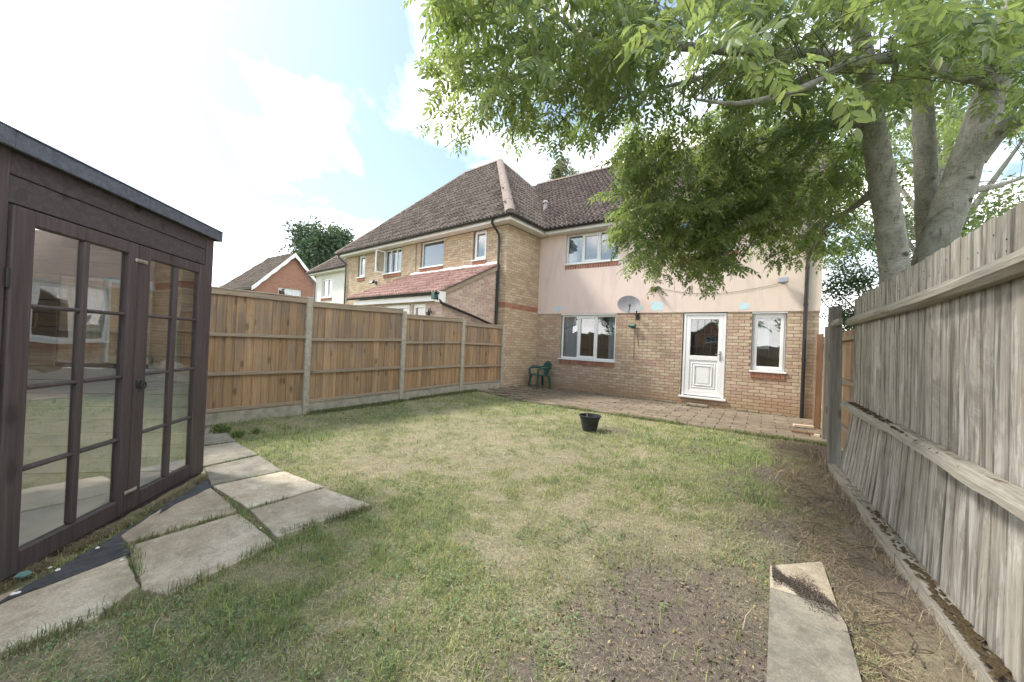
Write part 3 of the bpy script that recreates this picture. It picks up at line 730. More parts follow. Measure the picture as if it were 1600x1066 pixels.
# door
door = MB(); dz0, dz1, da0, da1 = .235, 2.27, -1.64, -.72
for b_ in ((da0, da0+.055, dz0, dz1), (da1-.055, da1, dz0, dz1), (da0+.055, da1-.055, dz1-.055, dz1)): cbox(door, FH, b_[0], b_[1], -.07, -.008, b_[2], b_[3], .005)
door = door.build('door_frame', M_white, house)
L0, L1 = da0+.058, da1-.058
leaf = MB(); sw = .10
for b_ in ((L0, L0+sw, dz0+.02, dz1-.058), (L1-sw, L1, dz0+.02, dz1-.058), (L0+sw, L1-sw, dz0+.02, dz0+.15), (L0+sw, L1-sw, 1.12, 1.23), (L0+sw, L1-sw, dz1-.155, dz1-.058)):
    cbox(leaf, FH, b_[0], b_[1], -.066, -.018, b_[2], b_[3], .006)
box(leaf, FH, L0+sw-.005, L1-sw+.005, -.06, -.035, dz0+.14, 1.13)
for k, d in ((.045, .012), (.105, .022)):
    x0, x1, z0_, z1_ = L0+sw+k, L1-sw-k, dz0+.15+k+.02, 1.12-k-.02
    for b_ in ((x0, x0+.02, z0_, z1_), (x1-.02, x1, z0_, z1_), (x0+.02, x1-.02, z0_, z0_+.02), (x0+.02, x1-.02, z1_-.02, z1_)): cbox(leaf, FH, b_[0], b_[1], -.036, -.036+d, b_[2], b_[3], .006)
box(leaf, FH, L0+sw+.17, L1-sw-.17, -.036, -.022, dz0+.33, .94)
leaf = leaf.build('door', M_white, house)
g = MB(); box(g, FH, L0+sw-.006, L1-sw+.006, -.05, -.042, 1.225, dz1-.15); g.build('pane', M_glass, leaf)
g = MB()
for x in np.linspace(L0+sw, L1-sw, 5)[1:-1]: box(g, FH, x-.004, x+.004, -.041, -.038, 1.23, dz1-.155)
for z in (1.45, 1.75): box(g, FH, L0+sw, L1-sw, -.0405, -.0385, z-.004, z+.004)
g.build('glazing_lead', M_iron, leaf)
h = MB(); cbox(h, FH, L1-.065, L1-.035, -.018, -.004, 1.13, 1.36, .004); tube(h, [FH(L1-.05, -.004, 1.28), FH(L1-.05, .03, 1.28), FH(L1-.15, .035, 1.28)], .009, 8); h.build('handle', M_greymetal, leaf)
s = MB(); cbox(s, FH, da0-.05, da1+.05, -.07, .07, .19, .235, .006); s.build('door_sill', M_white, house)
r_ = MB(); x0, x1, y0, y1, b0, b1 = -2.0, -.3, .1, 2.3, -.08, -2.2
c = [FH(x, b, z) for x in (x0, x1) for b in (b0, b1) for z in (y0, y1)]
r_.add(c, [(2, 3, 7, 6), (0, 2, 3, 1), (4, 5, 7, 6), (0, 4, 6, 2), (1, 3, 7, 5)]); r_.build('room_wall', M_room, house)
mb = MB()
for k in range(30):
    x = -5.6+k*.215
    if -1.75 < x < -.7: continue
    mb = MB(); cbox(mb, FH, x, x+.2, -.01, .035+random.uniform(0, .03), -.02, .03+random.uniform(0, .02), .01); mb.build('footing_stone', M_block, house)

# ------------------------------------------------------------------ neighbour's wing, turned four degrees
WA = rad(176); FW = Frame((-5.98, 8.37), WA)      # along to the left; outward = (-sin,cos) of 176deg -> (-.07,-1)
wing = empty('neighbour_house', (-9, 9, 0), 'neighbouring buff brick house with steep hipped brown roof rising behind the lean-to', 'house')
wops = [(.81, 1.33, 3.78, 4.66), (2.68, 3.84, 3.78, 4.66), (4.96, 6.05, 3.76, 4.66), (7.40, 7.92, 3.77, 4.67)]
brick_wall(wing, FW, 0, 8.85, 0, 4.68, wops, M_brick2, M_mortar, 150, band=(2.30, 2.46))
FWs = Frame((-5.98, 8.37), WA-math.pi/2)          # side wall, runs back; outward must be +X
if FWs.n[0] < 0: FWs = Frame((-5.98, 8.37), WA-math.pi/2, True)
brick_wall(wing, FWs, 0, 1.68, 0, 4.68, [], M_brick2, M_mortar, 150, band=(2.30, 2.46))
for i, (a0, a1, z0, z1) in enumerate(wops):
    if i == 2:
        window(wing, FW, a0, a1, z0, z1, (5.32, 5.69), curtains=((4.99, 5.3, 3.7),), label='window with its left casement standing open')
    else: window(wing, FW, a0, a1, z0, z1, (), sashes=(0,) if i != 1 else (), curtains=())
# open casement
oc = MB(); FO = Frame(FW(6.03, -.02, 0)[:2], WA+math.pi+rad(-75)); 
q = FW(6.02, -.03, 0); d0 = Vector((FW.n[0], FW.n[1], 0))*.85+Vector((FW.u[0], FW.u[1], 0))*.25; d0.normalize()
FO = Frame((q[0], q[1]), math.atan2(d0.y, d0.x))
for b_ in ((0, .05, 3.79, 4.64), (.32, .37, 3.79, 4.64), (.05, .32, 3.79, 3.84), (.05, .32, 4.59, 4.64)): cbox(oc, FO, b_[0], b_[1], -.02, .02, b_[2], b_[3], .004)
oc = oc.build('open_casement', M_white, wing)
g = MB(); box(g, FO, .045, .325, -.004, .004, 3.835, 4.595); g.build('pane', M_glass, oc)
mb = MB()
pw = [FW(0, 0, 0), FW(8.85, 0, 0), FW(8.85, -8, 0), FW(0, -8, 0)]
for i in (1, 2): mb.add([pw[i], pw[i+1], (*pw[i+1][:2], 4.68), (*pw[i][:2], 4.68)], [(0, 1, 2, 3)])
mb.build('side_wall', M_brick2, wing)
mb = MB(); box(mb, FW, -.27, 9.12, -.01, .28, 4.676, 4.70); box(mb, FW, -.29, 9.14, .28, .30, 4.67, 4.82)
box(mb, FW, -.28, .0, -1.6, -.011, 4.676, 4.70); box(mb, FW, -.30, -.28, -1.62, .28, 4.67, 4.82); mb.build('soffit', M_whitepaint, wing)
gutter(wing, FW(-.36, .355, 4.80), FW(9.2, .355, 4.80)); gutter(wing, FW(-.355, .36, 4.802), FW(-.355, -1.28, 4.802))
A3 = lambda a, b, z: Vector(FW(a, b, z))
RZ = 9.02; eF0, eF1 = A3(-.33, .33, 4.81), A3(9.2, .33, 4.81); aR, aL = A3(3.75, -3.8, RZ), A3(5.8, -3.8, RZ); eB0, eB1 = A3(-.33, -7.95, 4.81), A3(9.2, -7.95, 4.81)
ev = (eF1-eF0).normalized(); su = A3(0, -3.8, RZ)-A3(0, .33, 4.81); S1 = su.length; su.normalize()
roof_plane(wing, eF0, ev, su, [(0, 0), (9.53, 0), (6.13, S1), (4.08, S1)], M_tile2, 150, under=M_black)
ev2 = (eF0-eB0).normalized(); su2 = A3(3.75, 0, RZ)-A3(-.33, 0, 4.81); S2 = su2.length; su2.normalize()
roof_plane(wing, eB0, ev2, su2, [(0, 0), (8.28, 0), (8.28-4.13, S2)], M_tile2, 150, under=M_black)
mb = MB(); mb.add([eF1, eB1, aL], [(0, 1, 2)]); mb.add([eB0, eB1, aL, aR], [(0, 1, 2, 3)]); mb.build('rear_roof_slope', M_tile2, wing)
M_hip = simple('pink_hip_mortar', (.27, .215, .19), .95, 22, .3, .006)
ridge(wing, eF0+Vector((0, 0, .03)), aR+Vector((0, 0, .03)), M_hip, r=.13, name='hip_tile'); ridge(wing, eF1, aL, r=.11, name='hip_tile'); ridge(wing, aR, aL, r=.12); ridge(wing, eB0, aR, r=.12, name='hip_tile')
downpipe(wing, [FW(.32, .34, 4.76), FW(.32, .34, 4.66), FW(.27, .08, 4.40), FW(.26, .07, 4.2), FW(.25, .07, 2.3), FW(.25, .07, .05)], .034, clips=[FW(.26, .07, 3.4), FW(.25, .07, 2.2)])
downpipe(wing, [FW(8.95, .34, 4.76), FW(8.95, .34, 4.66), FW(8.82, .08, 4.40), FW(8.8, .07, 4.2), FW(8.8, .07, .05)], .034, simple('brown_pipe', (.10, .09, .08), .5), clips=[FW(8.8, .07, 3.4)])
mb = MB(); tube(mb, [FW(4.08, .02, 4.66), FW(4.09, .02, 4.2), FW(4.07, .02, 3.7), FW(4.02, .02, 3.45), FW(3.9, .03, 3.38)], .008, 6); mb.build('wall_cable', M_iron, wing)

def floodlight(name, F, a, b, z, label, cat, s=1.0, mat=None, tilt=.5):
    r = empty(name, F(a, 0, z), label, cat)
    m_ = MB(); cbox(m_, F, a-.04*s, a+.04*s, .012, .04*s, z-.05*s, z+.05*s, .006); tube(m_, [F(a, .03, z), F(a, b*.7, z), F(a, b, z+.02)], .012*s, 8); m_.build('bracket', M_iron, r)
    h_ = MB()
    def tj(p): return [p[0], p[1]+(z-p[2])*tilt, p[2]]
    cbox(h_, F, a-.09*s, a+.09*s, b-.02*s, b+.06*s, z-.06*s, z+.06*s, .012*s, tj); h_.build('lamp_head', mat or M_black, r)
    g_ = MB(); cbox(g_, F, a-.075*s, a+.075*s, b+.061*s, b+.066*s, z-.045*s, z+.045*s, .002, tj); g_.build('lens', M_greymetal, r)
    return r
floodlight('floodlight', FW, 6.52, .16, 3.46, 'dark floodlight on the brick wall above the left end of the red tiled roof', 'light', 1.1)

# ------------------------------------------------------------------ lean-to extension
ext = empty('lean_to_extension', FW(2.2, 1, 0), 'low lean-to extension with red pantile roof and pinkish brick side wall behind the fence', 'extension')
slope = lambda b: 3.50-(3.50-2.52)*b/2.0
FEs = Frame(FW(.30, 0, 0)[:2], math.atan2(FW.n[1], FW.n[0]))
if FEs.n[0] < 0: FEs = Frame(FW(.30, 0, 0)[:2], math.atan2(FW.n[1], FW.n[0]), True)
brick_wall(ext, FEs, .01, 2.0, 0, 3.5, [], M_brick3, M_mortar3, 150, top=lambda a: slope(a)-.03)
FEf = Frame(FW(0, 2.0, 0)[:2], WA)
eops = [(.95, 1.50, 1.2, 2.25), (1.60, 2.75, .1, 2.25)]
brick_wall(ext, FEf, .31, 4.15, 0, 2.5, eops, M_brick3, M_mortar3, 60)
window(ext, FEf, .95, 1.50, 1.2, 2.25, (), sashes=(0,)); window(ext, FEf, 1.60, 2.75, .12, 2.25, (2.18,), sashes=(0, 1), sill=False, label='white double glazed doors of the lean-to')
mb = MB(); p0_ = [FW(4.15, 0, 0), FW(4.15, 2, 0), FW(4.15, 2, slope(2)), FW(4.15, 0, slope(0))]; mb.add(p0_, [(0, 1, 2, 3)]); mb.build('side_wall', M_brick3, ext)
eE0 = A3(.22, 2.2, 2.46); sE = (A3(.22, 0, 3.56)-eE0); SEL = sE.length
roof_plane(ext, eE0, (A3(1, 0, 0)-A3(0, 0, 0)), sE.normalized(), [(0, 0), (4.1, 0), (4.1, SEL-.02), (0, SEL-.02)], M_redtile, 140, gauge=.29, w_=.21, under=M_black)
mb = MB()
def slj(p): return [p[0], p[1], p[2]+slope(p[1])+.0]
cbox(mb, FW, .245, .275, .03, 2.18, -.09, .06, .005, slj); mb.build('barge_board', M_fencerail, ext)
mb = MB(); box(mb, FW, .28, 4.2, 2.05, 2.14, 2.28, 2.42); cbox(mb, FW, .22, .36, 1.98, 2.20, 2.24, 2.50, .005); mb.build('fascia', M_white, ext)
gutter(ext, FW(.2, 2.24, 2.47), FW(4.35, 2.24, 2.47), .05)
mb = MB()
n = 60; vs = []
for k in range(n+1):
    a = .3+4.0*k/n; rr = .10+random.uniform(-.03, .05)
    vs += [A3(a, .012, 3.66+random.uniform(-.02, .02)), A3(a, .05, 3.60), A3(a, rr+.05, 3.575-(rr+.05)*.5)]
mb.add(vs, [(3*k+j, 3*k+3+j, 3*k+4+j, 3*k+1+j) for k in range(n) for j in (0, 1)]); mb.build('mortar_flashing', M_flash, ext)
mb = MB(); tube(mb, [FW(.30, 2.2, 2.42), FW(.25, 2.18, 2.30), FW(.22, 2.10, 2.22), FW(.20, .95, 1.98), FW(.2, .2, 1.80)], .034, 10); smooth(mb.build('diagonal_pipe', M_black, ext), 60)
mb = MB(); cbox(mb, FW, .26, .38, 2.18, 2.30, 2.30, 2.46, .01); mb.build('green_gutter_outlet', M_greenplastic, ext)
wl = empty('wall_lantern', FEf(.66, 0, 2.02), 'black carriage lantern beside the white doors of the lean-to', 'lamp')
m_ = MB(); tube(m_, [FEf(.66, .01, 1.98), FEf(.66, .09, 2.1), FEf(.66, .13, 2.08)], .01, 6); m_.build('bracket', M_iron, wl)
m_ = MB(); c_ = FEf(.66, .13, 1.86); lathe(m_, c_, [(0, 0), (.035, 0), (.055, .15), (.065, .155), (.02, .2), (0, .22)], 6); m_.build('lamp_body', M_iron, wl)

# ------------------------------------------------------------------ far houses
def hip_house(name, label, x0, x1, y0, y1, ez, rz, wallm, tilem, ridge_x, oh=.3, parts=True):
    r = empty(name, ((x0+x1)/2, (y0+y1)/2, 0), label, 'house')
    return r
wh = empty('white_house', (-18, 13, 0), 'white rendered house end with brown hipped roof, left of the neighbouring brick house', 'house')
FWH = Frame((-21.15, 11.0), rad(-4.3), True)
Lw = 6.3
sheet_wall(wh, FWH, 0, Lw, 0, 4.7, [(.75, 1.95, 3.40, 4.45)], M_whiterender, 'wall', 0, .12)
window(wh, FWH, .75, 1.95, 3.40, 4.45, (1.35,), sashes=(0, 1), curtains=((.8, 1.9, 3.3),))
mb = MB(); mb.add([FWH(0, 0, 0), FWH(0, -7, 0), FWH(0, -7, 4.7), FWH(0, 0, 4.7)], [(0, 1, 2, 3)]); mb.build('side_wall', M_whiterender, wh)
w0, w1 = Vector(FWH(-.35, .35, 4.81)), Vector(FWH(Lw, .35, 4.81)); wr0, wr1 = Vector(FWH(3.3, -3.4, 8.3)), Vector(FWH(Lw, -3.4, 8.3))
suw = wr1-w1; SW = suw.length; suw.normalize(); evw = (w1-w0).normalized()
roof_plane(wh, w0, evw, suw, [(0, 0), (Lw+.35, 0), (Lw+.35, SW), (3.65, SW)], M_tile2, 120, under=M_black)
wb0 = Vector(FWH(-.35, -7.2, 4.81)); mb = MB(); mb.add([w0, wr0, wb0], [(0, 1, 2)]); mb.add([wr0, wr1, Vector(FWH(Lw, -7.2, 4.81)), wb0], [(0, 1, 2, 3)]); mb.build('rear_roof_slope', M_tile2, wh)
ridge(wh, w0, wr0, r=.11, name='hip_tile')
mb = MB(); box(mb, FWH, -.3, Lw, 0, .32, 4.69, 4.72); box(mb, FWH, -.32, Lw, .32, .34, 4.68, 4.81); mb.build('soffit', M_whitepaint, wh)
gutter(wh, FWH(-.38, .4, 4.8), FWH(Lw, .4, 4.8))
downpipe(wh, [FWH(-.28, .4, 4.75), FWH(-.28, .38, 4.62), FWH(-.08, .06, 4.35), FWH(.02, .06, 4.2), FWH(.02, .06, 0)], .04, simple('grey_pipe', (.2, .19, .19), .5))

def gable_house(name, label, F, width, depth, ez, az, wallm, win, hip_back=0, oh=.3):
    """F: a along gable (0..width), b outward; house runs back to b=-depth"""
    r = empty(name, F(width/2, -depth/2, 0), label, 'house'); c = width/2
    ops = win
    sheet_wall(r, F, 0, width, 0, ez, ops, wallm, 'wall', 0, .1)
    mb = MB(); mb.add([F(0, 0, ez), F(width, 0, ez), F(c, 0, az-.1)], [(0, 1, 2)])
    for a in (0, width): mb.add([F(a, 0, 0), F(a, -depth, 0), F(a, -depth, ez), F(a, 0, ez)], [(0, 1, 2, 3)])
    mb.add([F(0, -depth, 0), F(width, -depth, 0), F(width, -depth, ez), F(0, -depth, ez)], [(0, 1, 2, 3)]); mb.build('gable_wall', wallm, r)
    k = (az-ez)/c
    for sgn, a0 in ((1, 0), (-1, width)):
        e0 = Vector(F(a0-sgn*oh, oh, ez-k*oh)); top = Vector(F(c, oh, az)); s_ = (top-e0); SL = s_.length; s_.normalize(); e_ = (Vector(F(0, -1, 0))-Vector(F(0, 0, 0)))
        D = depth+oh
        roof_plane(r, e0, e_, s_, [(0, 0), (D+hip_back, 0), (D-c+hip_back if hip_back else D, SL), (0, SL)], M_tile2, 60, under=M_black)
        # scalloped barge board
        mb = MB(); n = 36; vs = []
        ph = e0; 
        for i in range(n+1):
            t = i/n; wv = .16+.07*abs(math.sin(t*math.pi*4.5)); p = ph+s_*(SL*t)+Vector((F.n[0], F.n[1], 0))*.03
            vs += [p+Vector((0, 0, .05)), p-Vector((0, 0, wv+.05)), p+Vector((0, 0, .05))-Vector((F.n[0], F.n[1], 0))*.04, p-Vector((0, 0, wv+.05))-Vector((F.n[0], F.n[1], 0))*.04]
        fs = []
        for i in range(n):
            b_ = 4*i; fs += [(b_, b_+4, b_+5, b_+1), (b_+2, b_+3, b_+7, b_+6), (b_+1, b_+5, b_+7, b_+3), (b_, b_+2, b_+6, b_+4)]
        mb.add(vs, fs); mb.build('barge_board', M_white, r)
        gutter(r, e0+Vector((0, 0, .0))-s_*.06, e0+e_*D-s_*.06, .06, M_greymetal)
    for o in win: window(r, F, o[0], o[1], o[2], o[3], ((o[0]*2+o[1])/3, (o[0]+2*o[1])/3), curtains=((o[0]+.5, o[1], o[2]),), bsill=False)
    return r
FR = Frame((-29.9, 11.25), rad(90), True)
gable_house('red_brick_house', 'red brick house with white scalloped gable boards, beyond the fence at the far left', FR, 5.0, 6.8, 4.8, 7.46, M_farbrick, [(1.55, 3.2, 3.5, 4.76)], hip_back=.01)
FB = Frame((-4.6, -55), rad(180), True)
gable_house('rear_red_house', 'red brick gabled house mirrored in the glass of the back door', FB if FB.n[1] > 0 else Frame((-4.6, -55), rad(180)), 6.0, 8, 4.3, 6.7, M_farbrick, [(1.8, 4.2, 3.0, 4.2)])

# ------------------------------------------------------------------ left fence
FO2 = (-5.98, 8.3); fl_ang = math.atan2(-1, -.075); FL = Frame(FO2, fl_ang)
if FL.n[0] < 0: FL = Frame(FO2, fl_ang, True)      # outward towards the lawn (+X)
fence = empty('panel_fence', FL(3.2, 0, 0), 'brown timber panel fence with concrete posts along the left of the lawn', 'fence')
posts = [0, 1.51, 3.22, 5.10, 6.98, 8.86, 10.74]; basez = [.09, .095, .05, 0, -.01, -.01, -.01]; topz = [1.80, 1.865, 1.91, 1.965, 1.965, 1.965, 1.965]
for i, p in enumerate(posts):
    mb = MB(); c = p if i else p-.02
    cbox(mb, FL, c-.05, c+.05, -.05, .05, basez[i]-.3, topz[i], .012); mb.build('post', M_concrete, fence)
for i in range(len(posts)-1):
    a0, a1 = posts[i]+.052, posts[i+1]-.052; b0 = (basez[i]+basez[i+1])/2; t0 = (topz[i]+topz[i+1])/2-.03
    def zj(p, a0=a0, a1=a1, i=i):
        t = (p[0]-a0)/(a1-a0); return [p[0], p[1], p[2]+(basez[i+1]-basez[i])*(t-.5)]
    mb = MB(); cbox(mb, FL, a0-.02, a1+.02, -.022, .022, b0-.05, b0+.165, .008, zj); mb.build('gravel_board', M_gravelboard, fence)
    n = round((a1-a0)/.122); stp = (a1-a0)/n
    for k in range(n):
        mb = MB(); x = a0+k*stp; th = random.uniform(.0, .003); o1 = random.uniform(-.003, .003)
        def bj(p, x=x, th=th, o1=o1):
            t = (p[0]-x)/stp; q = zj(p); return [q[0], q[1]+.009*t+o1*(p[2]-1), q[2]]
        cbox(mb, FL, x, x+stp+.012, -.020+th, -.008+th, b0+.168, t0-.03+random.uniform(-.004, .004), .002, bj); mb.build('board', M_fenceboard, fence)
    for (z0, z1, d0, d1) in ((b0+.170, b0+.225, .007, .032), (.685+.05*(b0+.0), .735+.05*b0, .007, .045), (1.255, 1.305, .007, .045), (t0-.085, t0-.01, .006, .036)):
        mb = MB(); sgx = random.uniform(-.006, .006)
        def rj(p, sgx=sgx): q = zj(p); return [q[0], q[1], q[2]+sgx*(p[0]-a0)]
        cbox(mb, FL, a0-.01, a1+.01, d0, d1, z0, z1, .005, rj); mb.build('rail', M_fencerail, fence)
    mb = MB(); cbox(mb, FL, a0-.01, a1+.01, -.035, .042, t0-.009, t0+.018, .005, zj); mb.build('cap', M_fencerail, fence)

# ------------------------------------------------------------------ right fence (old, leaning)
old = empty('leaning_old_fence', (.82, 3.5, 0), 'weathered grey close-boarded fence with mossy rails leaning in along the right side', 'fence')
def bx(y, z):   # X of the board face
    far = np.clip((y-2.2)/3.4, 0, 1)
    base = .70+.12*(1-far)
    if z > .80: return .86-(.015)*(z-.8)
    t = (z-.0)/.80; return base+.05+(.86-base-.05)*(t**.8 if t > 0 else 0)
y = 5.60; k = 0
while y > -2.5:
    wd = random.uniform(.115, .135); mb = MB(); NS = 9; zt = 1.985+random.uniform(-.005, .005)-.012*(y-3)*0; vs = []; wob = [random.uniform(-.004, .004) for _ in range(NS+1)]
    z0 = .06; tw = random.uniform(-.006, .006); lean = random.uniform(-.012, .012)
    for i in range(NS+1):
        z = z0+(zt-z0)*i/NS; zz_ = z
        for (dy, dx) in ((0, .0), (-wd*.5, -.003+tw*.5), (-wd-.012, -.006)):
            for th in (0, .012):
                vs.append((bx(y, zz_)+dx*1.0+th+wob[i]*.4, y+dy+lean*(z-1)+(wob[i]*.4 if dy else wob[i]*.2), zz_+(random.uniform(-.007, .007) if i in (0, NS) else 0)))
    fs = []
    for i in range(NS):
        b_ = 6*i
        for (p, q) in ((0, 2), (2, 4)): fs += [(b_+p, b_+q, b_+q+6, b_+p+6), (b_+p+1, b_+p+7, b_+q+7, b_+q+1)]
        fs += [(b_+4, b_+5, b_+11, b_+10), (b_, b_+6, b_+7, b_+1)]
    b_ = 6*NS; fs += [(b_, b_+2, b_+3, b_+1), (b_+2, b_+4, b_+5, b_+3), (0, 1, 3, 2), (2, 3, 5, 4)]
    mb.add(vs, fs); o = mb.build('board', M_oldboard, old); smooth(o, 30)
    y -= wd; k += 1
nb = MB(); yn = 5.56
while yn > .6:
    for zn in (1.70, 1.745, .80, .10):
        for q_ in (0, 1):
            if random.random() < .55: continue
            x_ = bx(yn, zn)-(.105 if zn < 1.6 else .001)+random.uniform(-.001, .001)
            if zn < 1.6: continue
            x_ = bx(yn, zn+.12*q_*1.0)-.004; c_ = (x_, yn+random.uniform(-.02, .02), zn+.11+.05*q_)
            nb.add([(c_[0]-.004, c_[1]+.0045*math.cos(t), c_[2]+.0045*math.sin(t)) for t in np.linspace(0, 5.2, 6)]+[(c_[0]+.004, c_[1], c_[2])], [(0, 1, 2, 3, 4, 5)]+[(i, (i+1) % 6, 6) for i in range(6)])
    yn -= .125
nb.build('nail_heads', M_iron, old, 'stuff')
def rail(mb, pts, hw, hh, tri=False):  # irregular rail along Y, pts (x,y,z) centre
    vs = []; n = len(pts)
    for i, (x, y_, z) in enumerate(pts):
        j = lambda: random.uniform(-.004, .004)
        if tri: ring = [(hw, hh), (hw, -hh), (-hw*.2, -hh), (-hw, -hh*.55), (-hw, hh*.15), (-hw*.3, hh)]
        else: ring = [(hw, hh), (hw, -hh), (-hw, -hh), (-hw-.002, 0), (-hw, hh)]
        vs += [(x+a+j(), y_, z+b+j()) for a, b in ring]
    m_ = len(ring); fs = [(i*m_+k, i*m_+(k+1) % m_, (i+1)*m_+(k+1) % m_, (i+1)*m_+k) for i in range(n-1) for k in range(m_)]
    fs += [tuple(range(m_)), tuple((n-1)*m_+k for k in range(m_))[::-1]]; mb.add(vs, fs)
ys = np.arange(5.62, -2.5, -.16)
mb = MB(); rail(mb, [(bx(y_, 1.7)-.048, y_, 1.725+.012*math.sin(y_*1.4)) for y_ in ys], .033, .043, True); smooth(mb.build('rail', M_oldrail, old), 25)
mb = MB(); rail(mb, [(bx(y_, .82)-.052+.01*math.sin(y_*2), y_, .80+.02*(y_ < 4)) for y_ in ys], .040, .042, True); smooth(mb.build('rail', M_oldrail, old), 25)
mb = MB(); rail(mb, [(bx(y_, .1)-.050+.008*math.sin(y_*3), y_, .045+.012*math.sin(y_*2.2)) for y_ in ys], .040, .065); smooth(mb.build('gravel_board', M_oldrail, old), 25)
def postbox(name, mat, parent, cx_, cy_, wx, wy, z0, z1, lean=(0, 0), c=.006):
    mb = MB()
    def lj(p): return [p[0]+lean[0]*(p[2]), p[1]+lean[1]*p[2], p[2]+(.02*(p[0]-cx_)/wx if p[2] > 1 else 0)]
    nseg = 1; cbox(mb, W0, cx_-wx/2, cx_+wx/2, cy_-wy/2, cy_+wy/2, z0, z1, c, lj); return mb.build(name, mat, parent)
postbox('post', M_oldpost, old, .735, 5.72, .115, .10, -.2, 1.93, (-.022, 0))
mb = MB(); rail(mb, [(.66+.04*t, 5.70-.1*t, 1.72+.015*t) for t in (0, .5, 1, 1.5)], .022, .035, True); mb.build('rail_end', M_oldrail, old)
# moss tufts on the rails
mb = MB()
for _ in range(420):
    if random.random() < .45: y_ = random.choice([random.gauss(3.3, .5), random.gauss(2.6, .25)]); zc, xc, hh = .1, bx(y_, .1)-.055, 0
    else: y_ = random.choice([random.gauss(4.9, .35), random.gauss(3.7, .35), random.gauss(2.9, .3)]); zc, xc = .845, bx(y_, .82)-.045
    if not 1 < y_ < 5.5: continue
    s_ = random.uniform(.008, .02); c0 = (xc+random.uniform(-.028, .03), y_, zc+.018*(zc < .5))
    mb.add([(c0[0]+s_, c0[1], c0[2]), (c0[0], c0[1]+s_*1.5, c0[2]), (c0[0]-s_, c0[1], c0[2]), (c0[0], c0[1]-s_*1.5, c0[2]), (c0[0], c0[1], c0[2]+s_*.8)], [(0, 1, 4), (1, 2, 4), (2, 3, 4), (3, 0, 4)])
smooth(mb.build('moss', simple('orange_moss', (.10, .072, .038), .95, 60, .5, .01), old, 'stuff'), 80)
# far run of fence towards the house
far = empty('far_fence', (.95, 8.6, 0), 'short run of timber fence between the leaning fence post and the house corner', 'fence')
postbox('post', M_oldpost, far, .895, 7.75, .13, .09, -.2, 1.83, (-.004, 0)); postbox('post', M_brownpost, far, .865, 8.75, .10, .08, -.2, 1.75)
yy = 9.9
while yy > 5.9:
    mb = MB(); cbox(mb, W0, 1.0, 1.014, yy-.12, yy+.006, .02, 1.72+random.uniform(-.01, .01), .002); mb.build('board', M_fenceboard, far); yy -= .121
for z in (.35, 1.0, 1.6):
    mb = MB(); cbox(mb, W0, .945, .998, 5.85, 9.95, z-.03, z+.03, .006); mb.build('rail', M_fencerail, far)

# ------------------------------------------------------------------ back fence behind the camera (mirrored in the windows)
bk = empty('back_fence', (-2.5, -4.5, 0), 'plain timber fence closing the garden, mirrored in the house windows', 'fence')
x = -6.8
mbk = MB()
while x < 1.2: cbox(mbk, W0, x, x+.12, -4.52, -4.50, 0, 1.8, .002); x += .124
mbk.build('board_run', M_fenceboard, bk, 'stuff')
mb = MB()
for z in (.4, 1.1, 1.7): box(mb, W0, -6.8, 1.2, -4.499, -4.46, z, z+.05)
mb.build('rail', M_fencerail, bk)

# ------------------------------------------------------------------ summerhouse
shed = empty('summerhouse', FS(.7, -.8, 0), 'dark brown timber summerhouse with two glazed doors and flat roof at the left edge', 'summerhouse')
S0, S1_ = -.55, 1.585; SH = 2.20; D = 1.75
for a0, a1 in ((S0, S0+.10), (-.175, -.095), (1.480, 1.585)):
    mb = MB(); cbox(mb, FS, a0, a1, -.07, .012, .0, SH, .005); mb.build('corner_post', M_shed, shed)
z = 1.925; 
FSh = FS
for z0, z1 in ((1.925, 2.062), (2.066, 2.205)):
    mb = MB(); cbox(mb, FS, -.094, 1.479, -.03, .004 if z0 < 2 else .006, z0, z1, .004); o = mb.build('board', M_shedh, shed, origin=FS(0, 0, z0))
z0 = .02
while z0 < 2.1:
    mb = MB(); cbox(mb, FS, S0+.1, -.176, -.03, .0, z0, z0+.116, .005); mb.build('board', M_shedh, shed); z0 += .12
mb = MB(); cbox(mb, FS, -.155, 1.58, -.08, -.001, -.05, .018, .004); mb.build('sill_beam', M_shed, shed)
def sdoor(a0, a1, cols, label, off, handle=None):
    mb = MB(); z0, z1 = .022, 1.915; st0 = cols[0][0]-a0; st1 = a1-cols[-1][1]
    fb, ft = -.028, .020+off
    for (p, q, r, s) in ((a0, cols[0][0], z0, z1), (cols[-1][1], a1, z0, z1)): cbox(mb, FS, p, q, fb, ft, r, s, .006)
    cbox(mb, FS, cols[0][0], cols[-1][1], fb, ft-.002, z0, .135, .006); cbox(mb, FS, cols[0][0], cols[-1][1], fb, ft-.002, 1.835, z1, .006)
    d = mb.build('door', M_shed, shed); d['label'] = label
    rows = [(.135, .545), (.568, .975), (.998, 1.405), (1.428, 1.835)]
    mb = MB(); m0, m1 = cols[0][1], cols[1][0]; cbox(mb, FS, m0, m1, fb+.004, ft-.004, .135, 1.835, .008); mb.build('glazing_bar', M_shed, d)
    for i in range(3):
        for c in cols:
            mb = MB(); cbox(mb, FS, c[0], c[1], fb+.004, ft-.006, rows[i][1], rows[i+1][0], .008); mb.build('glazing_bar', M_shed, d)
    for r in rows:
        for c in cols:
            mb = MB(); tl = random.uniform(-.0012, .0012)
            cbox(mb, FS, c[0]-.004, c[1]+.004, -.004, -.001, r[0]-.004, r[1]+.004, .0005, lambda p, tl=tl: [p[0], p[1]+tl*(p[2]-r[0])*2, p[2]]); mb.build('pane', M_shedglass, d)
    return d
dl = sdoor(-.085, .700, [(.02, .30), (.34, .62)], 'left glazed door', .004)
dr = sdoor(.712, 1.475, [(.82, 1.08), (1.13, 1.385)], 'right glazed door with the ring handle', 0)
